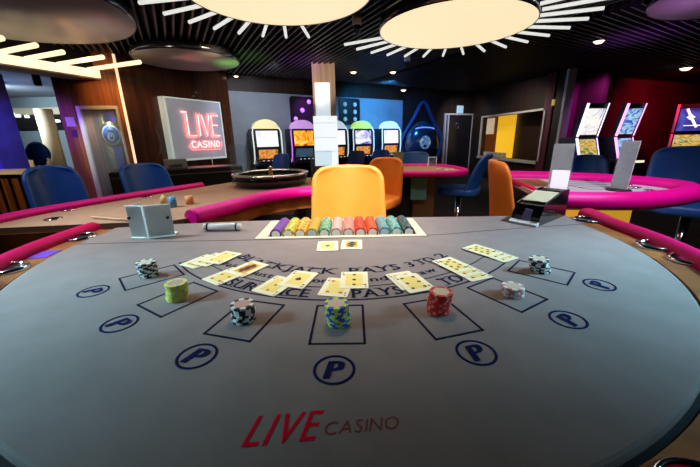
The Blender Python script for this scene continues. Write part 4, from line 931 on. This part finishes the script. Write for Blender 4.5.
# ================================================================== LIGHT
W = bpy.data.worlds.new('World'); SC.world = W; W.use_nodes = True
W.node_tree.nodes['Background'].inputs[0].default_value = (.5, .55, .7, 1); W.node_tree.nodes['Background'].inputs[1].default_value = .02
def area(name, loc, size, power, col, target=None):
    l = bpy.data.lights.new(name, 'AREA'); l.shape = 'DISK'; l.size = size; l.energy = power; l.color = col
    o = bpy.data.objects.new(name, l); COL.objects.link(o); o.location = loc
    d = (Vector(target)-Vector(loc)) if target else Vector((0, 0, -1)); o.rotation_euler = d.to_track_quat('-Z', 'Y').to_euler(); return o
def spot(name, loc, target, power, col, ang=60, blend=.6, r=.05):
    l = bpy.data.lights.new(name, 'SPOT'); l.energy = power; l.color = col; l.spot_size = ang*D2R; l.spot_blend = blend; l.shadow_soft_size = r
    o = bpy.data.objects.new(name, l); COL.objects.link(o); o.location = loc
    o.rotation_euler = (Vector(target)-Vector(loc)).to_track_quat('-Z', 'Y').to_euler(); return o
area('lamp_sunburst', (-.53, 2.98, 2.33), 1.4, 8, (1, .82, .58))
area('lamp_sunburst', (1.175, 3.93, 2.33), 1.5, 8, (1, .82, .58))
spot('fill_table', (.25, 2.15, 2.44), (-.05, 1.46, .9), 150, (1, .84, .72), 46, 1, .10)  # added spot without a fitting; its falloff darkens the near felt
spot('fill_tray', (.05, -.9, 2.44), (-.03, 1.2, .93), 110, (1, .95, .9), 24, 1, .08)  # added spot behind the camera, brightens the chip faces in the tray
spot('lamp_table_right', (1.9, 1.3, 2.44), (.6, 1.32, .9), 230, (.66, .84, 1), 44, 1, .05)
spot('lamp_table_left', (-1.8, 1.2, 2.44), (-.8, 1.3, .9), 190, (.75, .9, 1), 56, 1, .1)
spot('lamp_left', (-1.9, 1.2, 2.44), (-1.2, 1.7, .9), 30, (1, .62, .45), 70, 1, .1)
spot('lamp_roulette', (-1.1, 2.2, 2.42), (-.9, 1.9, .9), 24, (1, .72, .5), 75, 1, .1)
spot('lamp_rail_violet', (-.2, 1.5, 2.4), (-.5, 1.9, .9), 8, (.7, .2, 1), 50, 1, .05)
spot('lamp_right_table', (1.5, 1.5, 2.42), (1.6, 1.9, .9), 60, (.92, .8, 1), 75, 1, .1)
spot('lamp_mid_table', (.8, 2.9, 2.42), (.8, 3.3, .9), 26, (1, .85, .7), 80, 1, .1)
spot('fill_stool', (.0, .7, 2.42), (0, 1.8, .95), 380, (1, .9, .72), 32, 1, .1)  # extra spot added to brighten the orange stool
spot('lamp_stool_side', (.7, 1.2, 2.42), (.7, 2.4, .95), 46, (1, .82, .5), 60, 1, .1)
spot('lamp_mural_left', (-1.2, 5.9, 2.42), (-2.1, 7.6, 1.5), 85, (.85, .88, 1), 110, 1, .1)
spot('lamp_mural_violet', (-.75, 7.5, 2.42), (-1.0, 8.3, 1.6), 120, (.55, .1, 1), 60, 1, .05)
spot('lamp_mural_right', (1.0, 7.8, 2.42), (.9, 9.3, 1.5), 240, (.07, .42, 1), 120, 1, .1)
spot('lamp_spade', (1.9, 8.4, 2.42), (2.3, 10.1, 1.4), 60, (.08, .2, 1), 80, 1, .05)
spot('fill_pillar', (-.42, 4.9, 2.0), (-.42, 6.0, 2.3), 40, (1, .8, .6), 60, 1, .1)  # added spot, lightens the wood at the pillar top
spot('lamp_column_purple', (-4.5, 3.0, 1.9), (-4.3, 5.0, 1.5), 170, (.30, .10, 1), 26, 1, .1)
spot('lamp_column_orange', (-3.1, 4.0, 2.25), (-3.42, 5.1, 1.95), 70, (1, .5, .15), 50, 1, .05)
spot('fill_case', (-3.75, 5.1, 1.72), (-3.72, 5.4, .9), 16, (.85, .95, 1), 140, 1, .03)  # added spot that lifts the dark case interior
spot('lamp_bar', (-3.6, 2.0, 2.0), (-3.6, 3.2, .6), 60, (1, .6, .25), 90, 1, .05)
spot('lamp_violet_column', (-4.2, 3.4, 2.05), (-4.6, 4.2, 1.3), 130, (.25, .15, 1), 70, 1, .05)
spot('lamp_far_room', (-7.5, 7.0, 2.3), (-7.0, 9.2, 1.2), 300, (.75, .92, 1), 140, 1, .1)
spot('lamp_far_ceiling', (-7.0, 6.6, 1.5), (-6.8, 7.0, 2.5), 60, (.35, .5, 1), 150, 1, .1)
spot('lamp_far_column', (-5.6, 6.6, 2.3), (-6.3, 7.6, 1.4), 35, (1, .8, .5), 70, 1, .1)
spot('lamp_red_wall', (7.2, 6.6, 2.4), (7.6, 8.5, 1.3), 120, (1, .04, .12), 110, 1, .1)
spot('lamp_purple_wall', (4.9, 6.6, 2.4), (5.2, 7.6, 1.2), 110, (.65, .05, 1), 90, 1, .1)
spot('fill_hatch', (3.2, 7.8, 2.2), (4.35, 8.3, 1.0), 70, (1, .85, .7), 130, 1, .05)  # added spot, makes the hatch frame stand out pale
spot('fill_hatch', (3.0, 9.4, 2.42), (3.8, 10.7, 1.2), 60, (.9, .9, 1), 90, 1, .05)  # added spot for the door frame on the far wall
spot('fill_ceiling_violet', (4.0, 4.6, 1.7), (4.0, 4.7, 2.5), 44, (.6, .1, 1), 90, 1, .1)  # added upward spot so the right-hand slats show
spot('lamp_disc_violet', (3.0, 3.3, 1.7), (3.2, 3.3, 2.5), 16, (.7, .25, 1), 110, 1, .1)
spot('lamp_ceiling_green', (-1.65, 5.2, 1.7), (-1.65, 5.5, 2.5), 34, (.3, .9, .1), 70, 1, .1)
spot('fill_ceiling_violet', (-.75, 5.4, 1.7), (-.75, 5.7, 2.5), 44, (.5, .1, 1), 70, 1, .1)  # added upward spot tinting the slats violet
spot('lamp_ceiling_blue', (.5, 5.4, 1.7), (.5, 5.7, 2.5), 34, (.1, .2, 1), 80, 1, .1)
spot('lamp_ceiling_left', (-2.4, 3.7, 1.7), (-2.5, 4.0, 2.5), 10, (1, .7, .6), 120, 1, .1)
spot('lamp_ceiling_red', (-2.2, 4.9, 1.7), (-2.1, 5.1, 2.5), 5, (1, .3, .3), 60, 1, .1)
spot('lamp_blue_stools', (-2.3, 1.2, 2.42), (-1.8, 2.2, .95), 50, (.45, .65, 1), 60, 1, .05)
spot('lamp_blue_right', (3.0, 1.2, 2.42), (2.3, 2.1, .9), 22, (.45, .65, 1), 60, 1, .05)
spot('sheen_spot_right', (2.0, .55, 1.75), (1.03, .64, .9), 310, (.36, .76, 1), 42, 1, .15)  # added spot standing in for cyan sheen on the right felt
spot('sheen_spot_left', (-2.1, .4, 1.75), (-1.04, .50, .9), 290, (.40, .80, 1), 42, 1, .15)  # added counterpart, gives the left felt its cyan sheen
spot('fill_centre_warm', (.0, 1.2, 2.44), (0, .85, .9), 40, (1, .72, .5), 40, 1, .1)  # added spot to warm the middle of the felt
spot('fill_booth', (-4.9, 5.3, 2.3), (-5.3, 6.6, .9), 30, (.9, .95, 1), 60, 1, .1)  # added spot, keeps the booth seat from going black
spot('fill_case_front', (-3.5, 4.1, 2.2), (-3.78, 5.1, 1.2), 150, (.95, .98, 1), 34, .8, .05)  # added spot whitening the case frame and emblem
spot('fill_sign_wall', (-1.5, 4.5, 2.42), (-2.9, 5.9, 1.4), 45, (1, .7, .5), 80, 1, .1)  # added spot to lift the walnut wall around the sign
spot('fill_front_right', (1.2, .2, 2.42), (1.55, 1.9, 1.0), 150, (1, .86, .96), 40, 1, .1)  # added front spot for the card holders and right table rail
